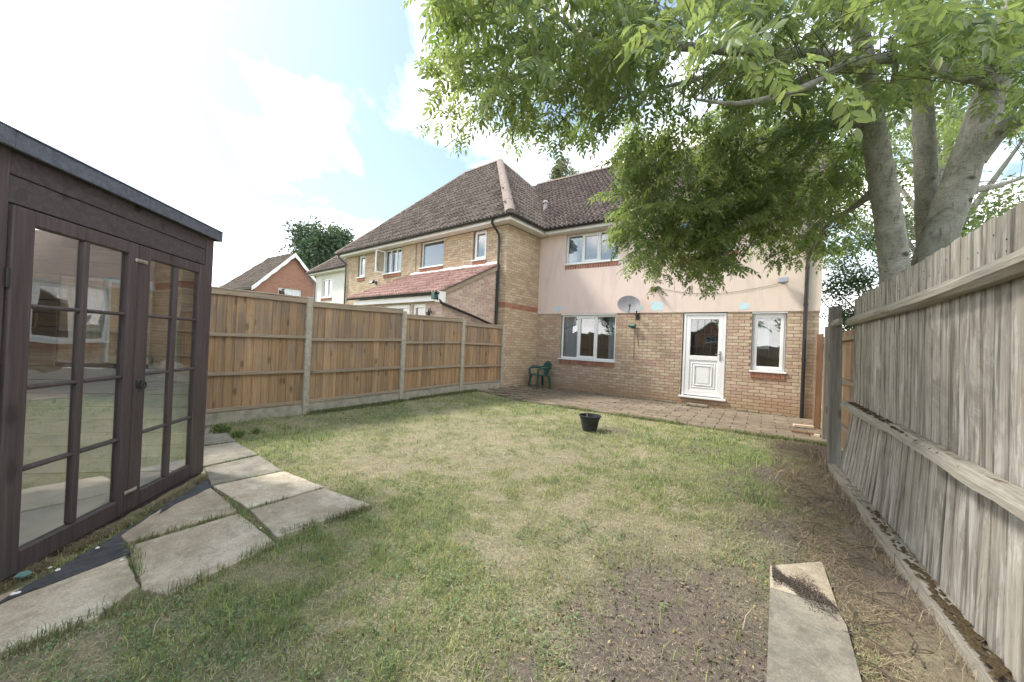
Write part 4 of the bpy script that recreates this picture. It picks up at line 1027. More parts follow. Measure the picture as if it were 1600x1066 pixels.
h = MB(); cbox(h, FS, .735, .80, .02, .028, .895, .955, .004); cn = FS(.768, .04, .925)
ring = [Vector(FS(.768+.026*math.cos(t), .042, .912+.026*math.sin(t))) for t in np.linspace(0, 2*math.pi, 15)]
tube(h, ring, .0055, 6, False); tube(h, [FS(.768, .026, .938), FS(.768, .046, .938)], .009, 8); smooth(h.build('ring_handle', M_iron, dr), 50)
for z in (1.80, .17):
    h = MB(); cbox(h, FS, .665, .775, .025, .030, z-.012, z+.012, .002); tube(h, [FS(.68, .034, z), FS(.76, .034, z)], .005, 6); h.build('bolt', simple('old_steel_%d' % (z*10), (.45, .42, .38), .45, 60, .4, metal=.7), dl)
for z in (1.55, .35):
    h = MB(); cbox(h, FS, -.105, -.088, .013, .026, z-.05, z+.05, .002); h.build('hinge', M_iron, dl)
# interior
z0 = .03; k = 0
while z0 < 2.0:
    mb = MB(); cbox(mb, FS, S0+.02, S1_-.02, -D+.0, -D+.016, z0, z0+.112, .004); mb.build('inner_board', M_shedin, shed); z0 += .116
z0 = .03
while z0 < 2.0:
    for a in (S0+.012, S1_-.030):
        mb = MB(); cbox(mb, FS, a, a+.016, -D+.02, -.08, z0, z0+.112, .004)
        if 1.0 < z0+.06 < 1.75:
            mb = MB(); cbox(mb, FS, a, a+.016, -D+.02, -1.15, z0, z0+.112, .004); cbox(mb, FS, a, a+.016, -.45, -.08, z0, z0+.112, .004)
        mb.build('inner_board', M_shedin, shed)
    z0 += .116
mb = MB(); cbox(mb, FS, S0+.01, S1_-.01, -D-.02, -.08, -.06, .02, .003); mb.build('floor', M_whitepaint, shed)
mb = MB(); cbox(mb, FS, S0+.03, S1_-.04, -D, -.08, 2.17, 2.18, .002); mb.build('ceiling_board', M_whitepaint, shed)
mb = MB(); cbox(mb, FS, S0, S1_, -D-.03, -D-.012, 0, 2.12, .003); mb.build('back_wall', M_shedh, shed)
mb = MB(); cbox(mb, FS, S1_-.012, S1_, -D-.02, -1.15, 0, 2.14, .003); cbox(mb, FS, S1_-.012, S1_, -.45, -.071, 0, 2.14, .003); cbox(mb, FS, S1_-.012, S1_, -1.149, -.451, 0, 1.0, .003); cbox(mb, FS, S1_-.012, S1_, -1.149, -.451, 1.75, 2.14, .003)
mb.build('side_wall', M_shedh, shed)
mb = MB(); cbox(mb, FS, S0, S0+.01, -D-.02, -1.15, 0, 2.14, .003); cbox(mb, FS, S0, S0+.01, -.45, -.071, 0, 2.14, .003); cbox(mb, FS, S0, S0+.01, -1.149, -.451, 0, 1.0, .003); cbox(mb, FS, S0, S0+.01, -1.149, -.451, 1.75, 2.14, .003); mb.build('side_wall', M_shedh, shed)  # left wall out of view; its window opening is added to brighten the interior
mb = MB(); box(mb, FS, S0+.002, S0+.006, -1.15, -.45, 1.0, 1.75); mb.build('pane', M_shedglass, shed)  # glass of the added left window, only there to let more light in
mb = MB(); box(mb, FS, S1_-.022, S1_-.018, -1.15, -.45, 1.0, 1.75); mb.build('pane', M_shedglass, shed)
mb = MB(); cbox(mb, FS, S1_-.035, S1_+.004, -.82, -.78, 1.0, 1.75, .004); mb.build('glazing_bar', M_whitepaint, shed)
mb = MB()
cbox(mb, FS, S0-.05, S1_+.018, -D-.05, .043, 2.215, 2.245, .004); mb.build('roof', M_shedh, shed)
mb = MB(); cbox(mb, FS, S0-.05, -.14, .045, .066, 2.175, 2.262, .004); cbox(mb, FS, -.138, S1_+.035, .044, .063, 2.175, 2.260, .004); mb.build('fascia', M_fascia, shed)
mb = MB(); cbox(mb, FS, S1_+.019, S1_+.036, -D-.05, .043, 2.175, 2.260, .004); mb.build('fascia', M_fascia, shed)
mb = MB(); cbox(mb, FS, S0-.06, S1_+.04, -D-.06, .068, 2.2605, 2.270, .003); mb.build('roofing_felt', M_fascia, shed)

# ------------------------------------------------------------------ paving
path = MB(); path.add([(-2.2, -.6, -.03), (-2.2, -.5, -.03), (-2.3, -.5, -.03)], [(0, 1, 2)])
path = path.build('path', M_slab, kind='structure', origin=(-2.9, 1, 0))
for i, q in enumerate(SLABS):
    mb = MB(); n = len(q); zt = .012+random.uniform(-.004, .006); tx, ty = random.uniform(-.012, .012), random.uniform(-.012, .012); cx_ = sum(p[0] for p in q)/n; cy_ = sum(p[1] for p in q)/n
    pts = []
    for j in range(n):
        a, b = q[j], q[(j+1) % n]; m_ = 7
        for t in range(m_):
            f = t/m_; jx = random.uniform(-.004, .004)
            pts.append((a[0]+(b[0]-a[0])*f+jx, a[1]+(b[1]-a[1])*f+jx))
    N = len(pts); vs = []
    for s_, dz in ((1, -.04), (1, -.004), (.985, 0)):
        for p in pts: x_, y_ = cx_+(p[0]-cx_)*s_, cy_+(p[1]-cy_)*s_; vs.append((x_, y_, zt+dz+tx*(x_-cx_)+ty*(y_-cy_)))
    fs = [(r*N+j, r*N+(j+1) % N, (r+1)*N+(j+1) % N, (r+1)*N+j) for r in (0, 1) for j in range(N)]+[tuple(2*N+j for j in range(N))]
    mb.add(vs, fs); mb.build('paving_slab', M_slab if i not in (5, 6, 7) else M_slab2, path)
for i, q in enumerate(RSLABS):
    mb = MB(); prism(mb, q, -.03, .022 if i else .012); o = mb.build('stone_slab', M_slab2 if i else M_slab)
    tag(o, ['small pale cream slab partly covered with dark soil, nearer the lawn end', 'long grey stone slab lying at the bottom edge beside the leaning fence'][i], 'slab')
mj = []
for i in range(len(MEMB)):
    a, b = MEMB[i], MEMB[(i+1) % len(MEMB)]; n = max(2, int(math.hypot(a[0]-b[0], a[1]-b[1])/.06))
    mj += [(a[0]+(b[0]-a[0])*k/n+random.uniform(-.008, .008), a[1]+(b[1]-a[1])*k/n+random.uniform(-.008, .008)) for k in range(n)]
mb = MB(); prism(mb, mj, -.02, .0165); tag(mb.build('weed_membrane', M_membrane), 'black weed membrane strip laid between the summerhouse doors and the slabs', 'membrane')
mb = MB(); c = GZ(36, 905); prism(mb, [(c[0]+math.cos(t)*.035*random.uniform(.6, 1.2), c[1]+math.sin(t)*.03) for t in np.linspace(0, 6, 6)], .02, .028); tag(mb.build('glass_shard', M_glassbit), 'flat blue-green shard lying on the membrane before the summerhouse', 'shard')
PEB = {(78, 892): 'left one of two white pebbles on the middle of the membrane', (90, 896): 'right one of two white pebbles on the middle of the membrane', (152, 861): 'lone white pebble on the wide end of the black membrane', (28, 932): 'right one of two white pebbles at the near tip of the membrane', (20, 934): 'left one of two white pebbles at the near tip of the membrane', (407, 829): 'white pebble at the far corner of the large stone slab beside the grass', (190, 880): 'white pebble on the nearest pale stone slab'}
for (px_, py_), plb in PEB.items():
    c = GZ(px_, py_); mb = MB(); s_ = random.uniform(.006, .011)
    lathe(mb, (c[0], c[1], .014), [(0, 0), (s_, .002), (s_*1.1, s_*.5), (s_*.5, s_), (0, s_)], 7)
    tag(smooth(mb.build('pebble', M_pebble)), plb, 'pebble', 'white pebbles near the summerhouse')
# patio
mb = MB(); mb.add([(-6.1, 7.3, -.008), (.95, 7.3, -.008), (.95, 10.02, -.002), (-6.1, 10.02, -.002)], [(0, 1, 2, 3)])
M_joint = simple('patio_joint', (.085, .085, .045), .95, 20, .4, .006)
patio = mb.build('patio', M_joint, kind='structure')
pm = {}
row = 0; yy = 7.32; 
while yy < 9.98:
    x = -6.05+(row % 2)*.225
    while x < .93:
        x1 = min(x+.45, .94); y1 = min(yy+.225, 9.99)
        if x1-x > .1:
            mb = MB(); zt = float(gh((x+x1)/2, (yy+y1)/2))+.014+random.uniform(-.004, .004); g = .006
            rr = [random.uniform(-.004, .004) for _ in range(2)]
            cbox(mb, W0, x+g, x1-g, yy+g, y1-g, zt-.035, zt, .005, lambda p: [p[0], p[1], p[2]+rr[0]*(p[0]-x)/.45+rr[1]*(p[1]-yy)/.225])
            mb.build('paver', M_paver, patio)
        x += .45
    yy += .225; row += 1

# ------------------------------------------------------------------ small things
# plant pot
pc = GZ(921, 672); pz = 0.0
pot = empty('plant_pot', (pc[0], pc[1], pz), 'black round plastic plant pot standing on the lawn', 'plant pot')
k = .165/.18
mb = MB(); prof = [(0, 0), (.105, 0), (.112, .006), (.140, .13), (.149, .165), (.149, .168), (.152, .17), (.160, .215), (.176, .218), (.180, .224), (.180, .236), (.172, .240), (.160, .236), (.155, .20), (.135, .12), (.0, .12)]
lathe(mb, (pc[0], pc[1], pz), prof, 36); smooth(mb.build('pot_body', M_pot, pot), 35)
mb = MB(); lathe(mb, (pc[0], pc[1], pz), [(0, .155), (.06, .158), (.142, .15)], 20); mb.build('soil', M_soil, pot)
mb = MB(); tube(mb, [(pc[0]-.05, pc[1], .15), (pc[0]-.055, pc[1]+.01, .25)], .004, 5); mb.build('dead_stem', M_dirtwhite, pot)
# chair
cc = (-5.42, 9.52); ch_ang = rad(-62)
chair = empty('garden_chair', (*cc, 0), 'green plastic garden chair with fan back standing in the corner of the patio', 'chair')
FC = Frame(cc, rad(150), False)     # a = width, b = backwards or forwards
if FC.n[1] > 0: FC = Frame(cc, rad(150), True)   # b towards the front (away from the wall)
zc0 = .02
def tri_leg(a, b, at, bt):
    mb = MB(); tube(mb, [FC(a, b, zc0), FC((a+at)/2, (b+bt)/2, .22+zc0), FC(at, bt, .40+zc0)], [.030, .034, .042], 6); return mb
for a, b, at, bt in ((-.25, .22, -.22, .19), (.25, .22, .22, .19), (-.23, -.25, -.19, -.19), (.23, -.25, .19, -.19)): smooth(tri_leg(a, b, at, bt).build('leg', M_greenplastic, chair), 70)
mb = MB(); cbox(mb, FC, -.22, .22, -.20, .22, .385+zc0, .415+zc0, .012, lambda p: [p[0]*(1-.12*(p[1] < 0)), p[1], p[2]+.02*(p[1] > 0)]); mb.build('seat', M_greenplastic, chair)
for k in range(7):
    t = (k-3)/3; mb = MB(); tube(mb, [FC(t*.07, -.19, .41+zc0), FC(t*.12, -.23, .60+zc0), FC(t*.19, -.27, .80-.05*t*t+zc0)], [.026, .028, .028], 5); mb.build('back_slat', M_greenplastic, chair)
mb = MB(); tube(mb, [FC(.23*math.sin(t), -.22-.06*math.cos(t), .60+.22*math.cos(t)+zc0) for t in np.linspace(-1.45, 1.45, 13)], .017, 6); smooth(mb.build('back_rim', M_greenplastic, chair), 70)
for s_ in (-1, 1):
    mb = MB(); tube(mb, [FC(.23*s_, -.22, .63+zc0), FC(.27*s_, -.05, .64+zc0), FC(.275*s_, .14, .63+zc0), FC(.265*s_, .21, .58+zc0), FC(.245*s_, .21, .40+zc0)], [.028, .034, .036, .034, .032], 6); smooth(mb.build('armrest', M_greenplastic, chair), 70)
# step block, offcuts
c = GZ(1090, 636); mb = MB(); Fb = Frame((c[0], 9.80), rad(-3)); cbox(mb, Fb, -.24, .24, -.07, .07, .01, .085, .02, lambda p: [p[0], p[1]+.01*math.sin(p[0]*20), p[2]]); tag(mb.build('stone_block', M_block), 'rough mossy stone block lying below the white back door', 'block')
offc = [((1255, 671), .30, 12, .03, 'pale sawn timber offcut lying uppermost on the patio by the fence post', M_dirtwhite), ((1262, 680), .42, -8, .0, 'brown timber offcut lying flat under the pale one by the fence post', M_brownpost), ((1277, 683), .14, 80, .0, 'short pale timber end block against the brown post', M_dirtwhite)]
for px_, L_, an, z_, lb, mt in offc:
    c = GZ(*px_); mb = MB(); cbox(mb, Frame(c, rad(an)), -L_/2, L_/2, -.04, .04, z_+.015, z_+.05, .004); tag(mb.build('timber_offcut', mt), lb, 'timber')
# satellite dish
dc = Vector(FH(-2.93, .34, 2.47)); dish = empty('satellite_dish', FH(-2.80, 0, 2.2), 'grey satellite dish fixed to the wall right of the ground floor window', 'satellite dish')
nrm = Vector((.42, -1, .32)).normalized(); sx_ = nrm.cross(Vector((0, 0, 1))).normalized(); sy_ = sx_.cross(nrm)
mb = MB(); vs = []; NR, NA = 8, 32
for th in (0, .006):
    for i in range(NR+1):
        for j in range(NA):
            r_ = i/NR; a = 2*math.pi*j/NA; vs.append(dc+sx_*(.29*r_*math.cos(a))+sy_*(.24*r_*math.sin(a))+nrm*(.055*r_*r_-th))
fs = []
for s_ in (0, 1):
    o_ = s_*(NR+1)*NA
    for i in range(NR):
        for j in range(NA): fs.append((o_+i*NA+j, o_+i*NA+(j+1) % NA, o_+(i+1)*NA+(j+1) % NA, o_+(i+1)*NA+j))
for j in range(NA): fs.append((NR*NA+j, NR*NA+(j+1) % NA, (NR+1)*NA+NR*NA+(j+1) % NA, (NR+1)*NA+NR*NA+j))
mb.add(vs, fs); smooth(mb.build('reflector', M_dish, dish), 60)
mb = MB(); tip = dc+nrm*.26-sy_*.12; tube(mb, [dc-sy_*.24, tip], .010, 6); mb.build('feed_arm', M_iron, dish)
mb = MB(); tube(mb, [tip, tip-nrm*.07+sy_*.02], .028, 10); tube(mb, [tip-nrm*.01, tip-nrm*.01-sy_*.08], .016, 8); mb.build('receiver', M_iron, dish)
mb = MB(); tube(mb, [dc-nrm*.02, dc-nrm*.07, Vector(FH(-2.78, .12, 2.32)), Vector(FH(-2.78, .12, 2.15))], .02, 8); cbox(mb, FH, -2.83, -2.73, .011, .03, 2.10, 2.28, .004); tube(mb, [FH(-2.78, .02, 2.2), FH(-2.78, .13, 2.2)], .018, 8); mb.build('wall_bracket', M_iron, dish)
# green lantern with wires
gl = empty('green_wall_light', FH(-2.84, 0, 1.92), 'small dark green cone-shaped wall light below the satellite dish', 'light')
mb = MB(); vs = []
for i, (r_, d_) in enumerate(((.012, -.17), (.035, -.13), (.062, -.05), (.068, .02), (.05, .03))):
    for j in range(12): a = 2*math.pi*j/12; vs.append(FH(-2.83+d_, .09+r_*math.cos(a), 1.93+r_*math.sin(a)))
mb.add(vs, [(i*12+j, i*12+(j+1) % 12, (i+1)*12+(j+1) % 12, (i+1)*12+j) for i in range(4) for j in range(12)]+[tuple(range(12)), tuple(range(48, 60))]); smooth(mb.build('shade', M_greenplastic, gl), 50)
mb = MB(); tube(mb, [FH(-2.86, .012, 1.9), FH(-2.86, .06, 1.88)], .02, 8); mb.build('wall_mount', M_iron, gl)
for dx, L_ in ((0, .85), (.10, .48)):
    mb = MB(); tube(mb, [FH(-2.84+dx*.6, .03, 1.87), FH(-2.85+dx, .02, 1.6), FH(-2.83+dx, .018, 1.9-L_)], .004, 5); mb.build('loose_wire', M_iron, gl)
# wall camera, flood light and the cable between
cm = empty('wall_sensor', FH(-2.32, 0, 2.9), 'small black sensor light on the pink wall just below the hanging branches', 'sensor')
mb = MB(); cbox(mb, FH, -2.36, -2.28, .029, .06, 2.88, 2.96, .006); mb.build('mount', M_iron, cm)
mb = MB(); tube(mb, [FH(-2.32, .05, 2.92), FH(-2.33, .13, 2.87), FH(-2.335, .18, 2.84)], [.03, .05, .045], 10); smooth(mb.build('head', M_iron, cm), 50)
floodlight('floodlight', FH, .32, .15, 2.95, 'grey floodlight high on the pink wall left of the right-hand downpipe', 'light', 1.05, M_dish, .35)
mb = MB(); pts = [FH(-2.3+(2.55)*t, .04, 2.93+.0*t-.25*math.sin(math.pi*t*.9)*(1-t*.3)+.02*t) for t in np.linspace(0, 1, 16)]; tube(mb, pts, .0035, 5); tag(mb.build('wall_cable', M_iron), 'thin black cable sagging along the pink wall to the grey floodlight', 'cable')

# ------------------------------------------------------------------ plants: leaf machinery
def rotm(n):  # random rotations biased drooping
    pass
def leaflet(p, d, nrm_, L_, W_):
    side = np.cross(d, nrm_); side /= np.linalg.norm(side)+1e-9
    cur = -nrm_*L_*.06
    return np.array([p, p+d*L_*.24+side*W_*.40, p+d*L_*.58+side*W_*.46+cur*.3, p+d*L_+cur*2, p+d*L_*.58-side*W_*.46+cur*.3, p+d*L_*.24-side*W_*.40, p+d*L_*.45-nrm_*W_*.17]), np.array([[0, 1, 6], [1, 2, 6], [2, 3, 6], [3, 4, 6], [4, 5, 6], [5, 0, 6]])
def leaf_template(seed, pairs=5):
    r = np.random.default_rng(seed); V = []; T = []; n = 0
    def rp(t): return np.array([t, 0, -.22*t*t])
    for i in range(pairs+1):
        t = .28+.72*i/pairs
        for s_ in ((1, -1) if i < pairs else (0,)):
            d = np.array([.55, s_*.85, -.28]) if s_ else np.array([1, 0, -.45]); d = d+r.normal(0, .14, 3); d /= np.linalg.norm(d)
            nn = np.array([0, 0, 1.])+r.normal(0, .28, 3); nn -= d*(nn@d); nn /= np.linalg.norm(nn)
            v, f = leaflet(rp(t), d, nn, r.uniform(.29, .37), r.uniform(.11, .14)); V.append(v); T.append(f+n); n += 7
    p0, p1, p2 = rp(0), rp(.5), rp(1); wv = np.array([0, .008, 0])
    V.append(np.array([p0-wv, p0+wv, p1+wv, p1-wv, p2])); T.append(np.array([[0, 1, 2], [0, 2, 3], [3, 2, 4]])+n)
    return np.concatenate(V), np.concatenate(T)
TEMPL = [leaf_template(s, 5 if s % 2 else 4) for s in range(6)]
def place_templates(pos, dirs, size, roll=None):
    """pos Nx3, dirs Nx3 (pointing), size N -> V,T"""
    Vs, Ts, off = [], [], 0; which = rng.integers(0, len(TEMPL), len(pos))
    for k, (tv, tt) in enumerate(TEMPL):
        m_ = which == k; p, d, s_ = pos[m_], dirs[m_], size[m_]
        if not len(p): continue
        x_ = d/np.linalg.norm(d, axis=1, keepdims=True); upv = np.tile([0, 0, 1.], (len(p), 1))+rng.normal(0, .35, (len(p), 3))
        y_ = np.cross(upv, x_); y_ /= np.linalg.norm(y_, axis=1, keepdims=True); z_ = np.cross(x_, y_)
        Rr = np.stack([x_, y_, z_], 2)*s_[:, None, None]
        V = np.einsum('nij,vj->nvi', Rr, tv)+p[:, None, :]
        T = tt[None]+(np.arange(len(p))*len(tv))[:, None, None]+off
        Vs.append(V.reshape(-1, 3)); Ts.append(T.reshape(-1, 3)); off += len(p)*len(tv)
    return np.concatenate(Vs), np.concatenate(Ts)

# ------------------------------------------------------------------ the big ash tree
tree = empty('ash_tree', (1.45, 5.9, 0), 'large grey-barked ash tree with three stems, hanging its leafy crown over the fence and lawn', 'tree')
limbs = []
def limb(name, pts, mat=M_bark, n=14, sub=4):
    w_ = [np.array([*P(p[0], p[1], p[2]), p[3]*((.8 if pts[0][3] > .2 else .9) if name == 'trunk' else 1)]) for p in pts]; out_ = []
    for i in range(len(w_)-1):
        p0, p1, p2, p3 = w_[max(i-1, 0)], w_[i], w_[i+1], w_[min(i+2, len(w_)-1)]
        for k in range(sub):
            t = k/sub; out_.append(.5*((2*p1)+(-p0+p2)*t+(2*p0-5*p1+4*p2-p3)*t*t+(-p0+3*p1-3*p2+p3)*t**3))
    out_.append(w_[-1]); out_ = np.array(out_)
    out_[1:-1, :3] += rng.normal(0, 1, (len(out_)-2, 3))*out_[1:-1, 3:4]*.02
    mb = MB(); tube(mb, out_[:, :3], [max(.003, r*(1+random.uniform(-.02, .02))) for r in out_[:, 3]], n); smooth(mb.build(name, mat, tree), 80)
    limbs.append(out_)
limb('trunk', [(1425,760,4.0,.17),(1405,520,3.95,.15),(1397,410,3.9,.135),(1386,330,3.85,.125),(1373,250,3.8,.115),(1362,180,3.7,.10),(1350,90,3.6,.085),(1335,0,3.5,.07),(1320,-120,3.4,.06)], n=20)
limb('trunk', [(1450,740,4.25,.15),(1453,450,4.3,.12),(1449,340,4.3,.112),(1446,250,4.25,.105),(1442,170,4.2,.10),(1432,80,4.1,.09),(1425,-40,4,.08)], n=18)
limb('trunk', [(1415,760,4.05,.22),(1430,520,4.0,.195),(1455,410,3.95,.185),(1490,310,3.9,.175),(1522,220,3.85,.165),(1553,130,3.8,.155),(1577,50,3.7,.14),(1605,-80,3.6,.12)], n=20)
limb('branch', [(1520,250,3.85,.11),(1558,208,3.7,.08),(1600,184,3.5,.062),(1700,150,3.3,.05)])
limb('branch', [(1560,120,3.75,.10),(1480,112,3.4,.055),(1420,92,3.2,.045),(1330,98,2.9,.034),(1270,130,2.75,.026),(1215,150,2.6,.02),(1150,162,2.5,.014),(1085,155,2.4,.007)])
limb('branch', [(1355,110,3.6,.08),(1290,88,3.6,.062),(1200,82,3.6,.05),(1060,72,3.6,.04),(985,52,3.6,.033),(905,50,3.6,.028),(870,25,3.6,.02),(800,-20,3.5,.012)])
limb('branch', [(905,51,3.6,.022),(880,75,3.6,.02),(850,98,3.6,.016),(815,120,3.6,.012),(760,128,3.6,.006)], n=8)
limb('branch', [(1060,72,3.6,.028),(1000,72,3.7,.022),(930,68,3.8,.016),(870,62,3.9,.008)], n=8)
limb('branch', [(1200,82,3.6,.03),(1100,120,3.8,.022),(980,150,4.0,.014),(910,165,4.1,.009),(873,192,4.1,.005)], n=8)
limb('branch', [(1365,190,3.8,.075),(1280,195,4.3,.05),(1210,215,4.7,.035),(1150,240,5.0,.026),(1080,285,5.3,.018),(1020,320,5.4,.009)], n=10)
limb('branch', [(1300,192,4.2,.04),(1262,250,4.8,.028),(1220,330,5.2,.02),(1185,365,5.3,.014),(1155,410,5.4,.007)], n=8)
limb('branch', [(1375,290,3.9,.06),(1340,320,4.3,.035),(1290,355,4.7,.022),(1265,400,4.9,.012),(1258,440,5,.006)], n=8)
limb('branch', [(1340,20,3.5,.08),(1240,-30,3.3,.06),(1100,-70,3.1,.045),(950,-60,3.0,.03),(800,-20,2.95,.018),(720,40,2.95,.008)], n=8)
limb('branch', [(1362,185,3.7,.06),(1390,140,3.5,.03),(1400,100,3.3,.02),(1390,60,3.1,.01)], n=8)
limb('branch', [(1440,150,4.1,.05),(1480,90,4.6,.03),(1540,60,5,.02),(1620,20,5.3,.01)], n=8)
limb('branch', [(1500,300,3.95,.05),(1560,290,4.6,.03),(1620,270,5,.02)], n=8)
limb('branch', [(1080,285,5.3,.014),(1040,340,5.4,.010),(1010,390,5.4,.006),(1000,420,5.4,.004)], n=6)
LP = np.concatenate(limbs)
# crown silhouette: lower edge of the foliage as a function of x in the photograph
ex = [640,668,690,720,755,800,845,875,920,958,975,985,1000,1010,1060,1100,1130,1160,1200,1215,1250,1290,1320,1345,1380,1440,1540,1600,1700]
ey = [60,115,150,165,165,190,205,200,180,195,230,330,405,415,405,425,425,395,375,380,395,400,370,360,330,290,300,310,320]
def crown_samples(n, xr, dfun, yr=None, thin=None):
    out_ = []
    while len(out_) < n:
        x_ = random.uniform(*xr); ym = np.interp(x_, ex, ey); y_ = random.uniform(-130, ym) if yr is None else random.uniform(yr[0], min(yr[1], ym))
        if 985 > x_ and y_ > 180 and x_ > 930: continue
        if thin and random.random() < thin(x_, y_): continue
        out_.append(P(x_, y_, dfun(x_, y_)))
    return np.array(out_)
def dA(x_, y_):
    t = min(1, max(0, (y_-60)/260)); lo = 2.6+2.4*t; hi = 4.1+1.6*t
    if x_ > 1330 and y_ > 130: lo, hi = 4.7, 7.0
    return random.uniform(lo, hi)
def thinA(x_, y_):
    n_ = float(fbm(np.array([x_/48.+5.3]), np.array([y_/40.+9.1]), 3)[0]); a = .92 if n_ < .33 else (.4 if n_ < .40 else 0)
    if y_ < -60: a = max(a, .5)
    if x_ > 1500 and y_ > 200: a = max(a, .7)
    return a
pts = np.concatenate([crown_samples(205, (715, 1000), dA, thin=thinA), crown_samples(285, (985, 1345), dA, thin=thinA),
                      crown_samples(130, (1330, 1680), dA, thin=thinA),
                      crown_samples(24, (1320, 1650), lambda x_, y_: random.uniform(2.3, 3.5), (-70, 175)),
                      crown_samples(26, (1000, 1640), lambda x_, y_: random.uniform(1.5, 2.3), (-150, 120)),
                      crown_samples(115, (995, 1340), lambda x_, y_: random.uniform(4.0, 6.0), (120, 300), thinA), crown_samples(95, (968, 1250), lambda x_, y_: random.uniform(4.3, 5.6), (205, 335)), crown_samples(70, (980, 1300), lambda x_, y_: random.uniform(4.6, 6.2), (290, 430), thinA),
                      crown_samples(70, (990, 1120), lambda x_, y_: random.uniform(4.8, 5.8), (330, 440)), crown_samples(30, (1180, 1330), lambda x_, y_: random.uniform(4.2, 5.8), (230, 340))])
# twigs: from the nearest limb point to each leaf spray; opposite leaves along every spray
tw = MB(); lp, ld, lsz = [], [], []
for p in pts:
    dd = np.linalg.norm(LP[:, :3]-p, axis=1); j = int(np.argmin(dd+rng.random(len(dd))*.25)); q = LP[j, :3]; v = p-q; L_ = np.linalg.norm(v)
    if L_ > 1.6: q = p-v/L_*.5+np.array([0, 0, .1]); v = p-q; L_ = .5
    mid = q+v*.5+np.array([random.gauss(0, .05), random.gauss(0, .05), .08*L_])
    if random.random() < .6 or L_ < .45: tube(tw, [q, mid, p], [.0045, .003, .0018], 3, False)
    outw = v/L_*np.array([1, 1, .3])+np.array([(p[0]-1.4)*.12, (p[1]-5.9)*.12, 0])
    td = outw+rng.normal(0, .55, 3)*np.array([1, 1, .5])+np.array([0, 0, -random.uniform(.15, .95)]); td /= np.linalg.norm(td)
    TL = random.uniform(.22, .5); sd2 = np.cross(td, [0, 0, 1.]); sd2 /= np.linalg.norm(sd2)+1e-6; b = p
    nn_ = random.randint(3, 5); tube(tw, [p, p+td*TL*.5, p+td*TL+np.array([0, 0, -.04])], [.0022, .0018, .001], 3, False)
    for k in range(nn_):
        b = p+td*TL*(k+.4)/nn_+np.array([0, 0, -.04])*(k/nn_)**2
        if k == nn_-1: lp.append(b); ld.append(td+np.array([0, 0, -.25])); lsz.append(random.uniform(.15, .25))
        for s_ in (-1, 1):
            if random.random() < .14: continue
            d = td*.55+sd2*s_*.8+np.array([0, 0, -.28])+rng.normal(0, .16, 3)
            lp.append(b); ld.append(d); lsz.append(random.uniform(.15, .26))
lp, ld, lsz = np.array(lp), np.array(ld), np.array(lsz)
lsz *= np.clip(.55+.15*np.linalg.norm(lp-np.array([0, 0, CH]), axis=1), .7, 1.0)
tw.build('twigs', M_twig, tree, 'stuff')
V, T = place_templates(lp, ld, lsz); npmesh('crown', V, T, M_leaf, tree, kind='stuff')
# bunches of ash keys
kp = crown_samples(75, (1000, 1330), lambda x_, y_: random.uniform(4.6, 5.8), (280, 425))
V, T = [], []; n = 0
for p in kp:
    for k in range(16):
        d = np.array([random.gauss(0, .4), random.gauss(0, .4), -1]); d /= np.linalg.norm(d); nn = np.cross(d, rng.normal(0, 1, 3)); nn /= np.linalg.norm(nn)
        v, f = leaflet(p+rng.normal(0, .025, 3), d, nn, .045, .012); V.append(v); T.append(f+n); n += 7
npmesh('seed_keys', np.concatenate(V), np.concatenate(T), M_keys, tree, kind='stuff')

# ------------------------------------------------------------------ other trees and shrubs
def leaf_cloud(centres, radii, n, size, squash=1.0, spiky=0.0):
    V, T = [], []; c = np.array(centres); r = np.array(radii); wgt = r**2/np.sum(r**2); which = rng.choice(len(c), n, p=wgt)
    d = rng.normal(0, 1, (n, 3)); d /= np.linalg.norm(d, axis=1, keepdims=True); rr = rng.random(n)**.45*(1+rng.normal(0, .08+spiky, n))
    p = c[which]+d*(r[which]*rr)[:, None]*np.array([1, 1, squash])
    nn = d+rng.normal(0, .7, (n, 3)); nn /= np.linalg.norm(nn, axis=1, keepdims=True); t = np.cross(nn, rng.normal(0, 1, (n, 3))); t /= np.linalg.norm(t, axis=1, keepdims=True); b = np.cross(nn, t)
    s_ = size*rng.uniform(.6, 1.3, n)[:, None]
    V = np.stack([p-t*s_, p-b*s_*.45, p+t*s_, p+b*s_*.45], 1).reshape(-1, 3); i = np.arange(n)[:, None]*4
    T = np.concatenate([i+np.array([[0, 1, 2]]), i+np.array([[0, 2, 3]])], 1).reshape(-1, 3); return V, T
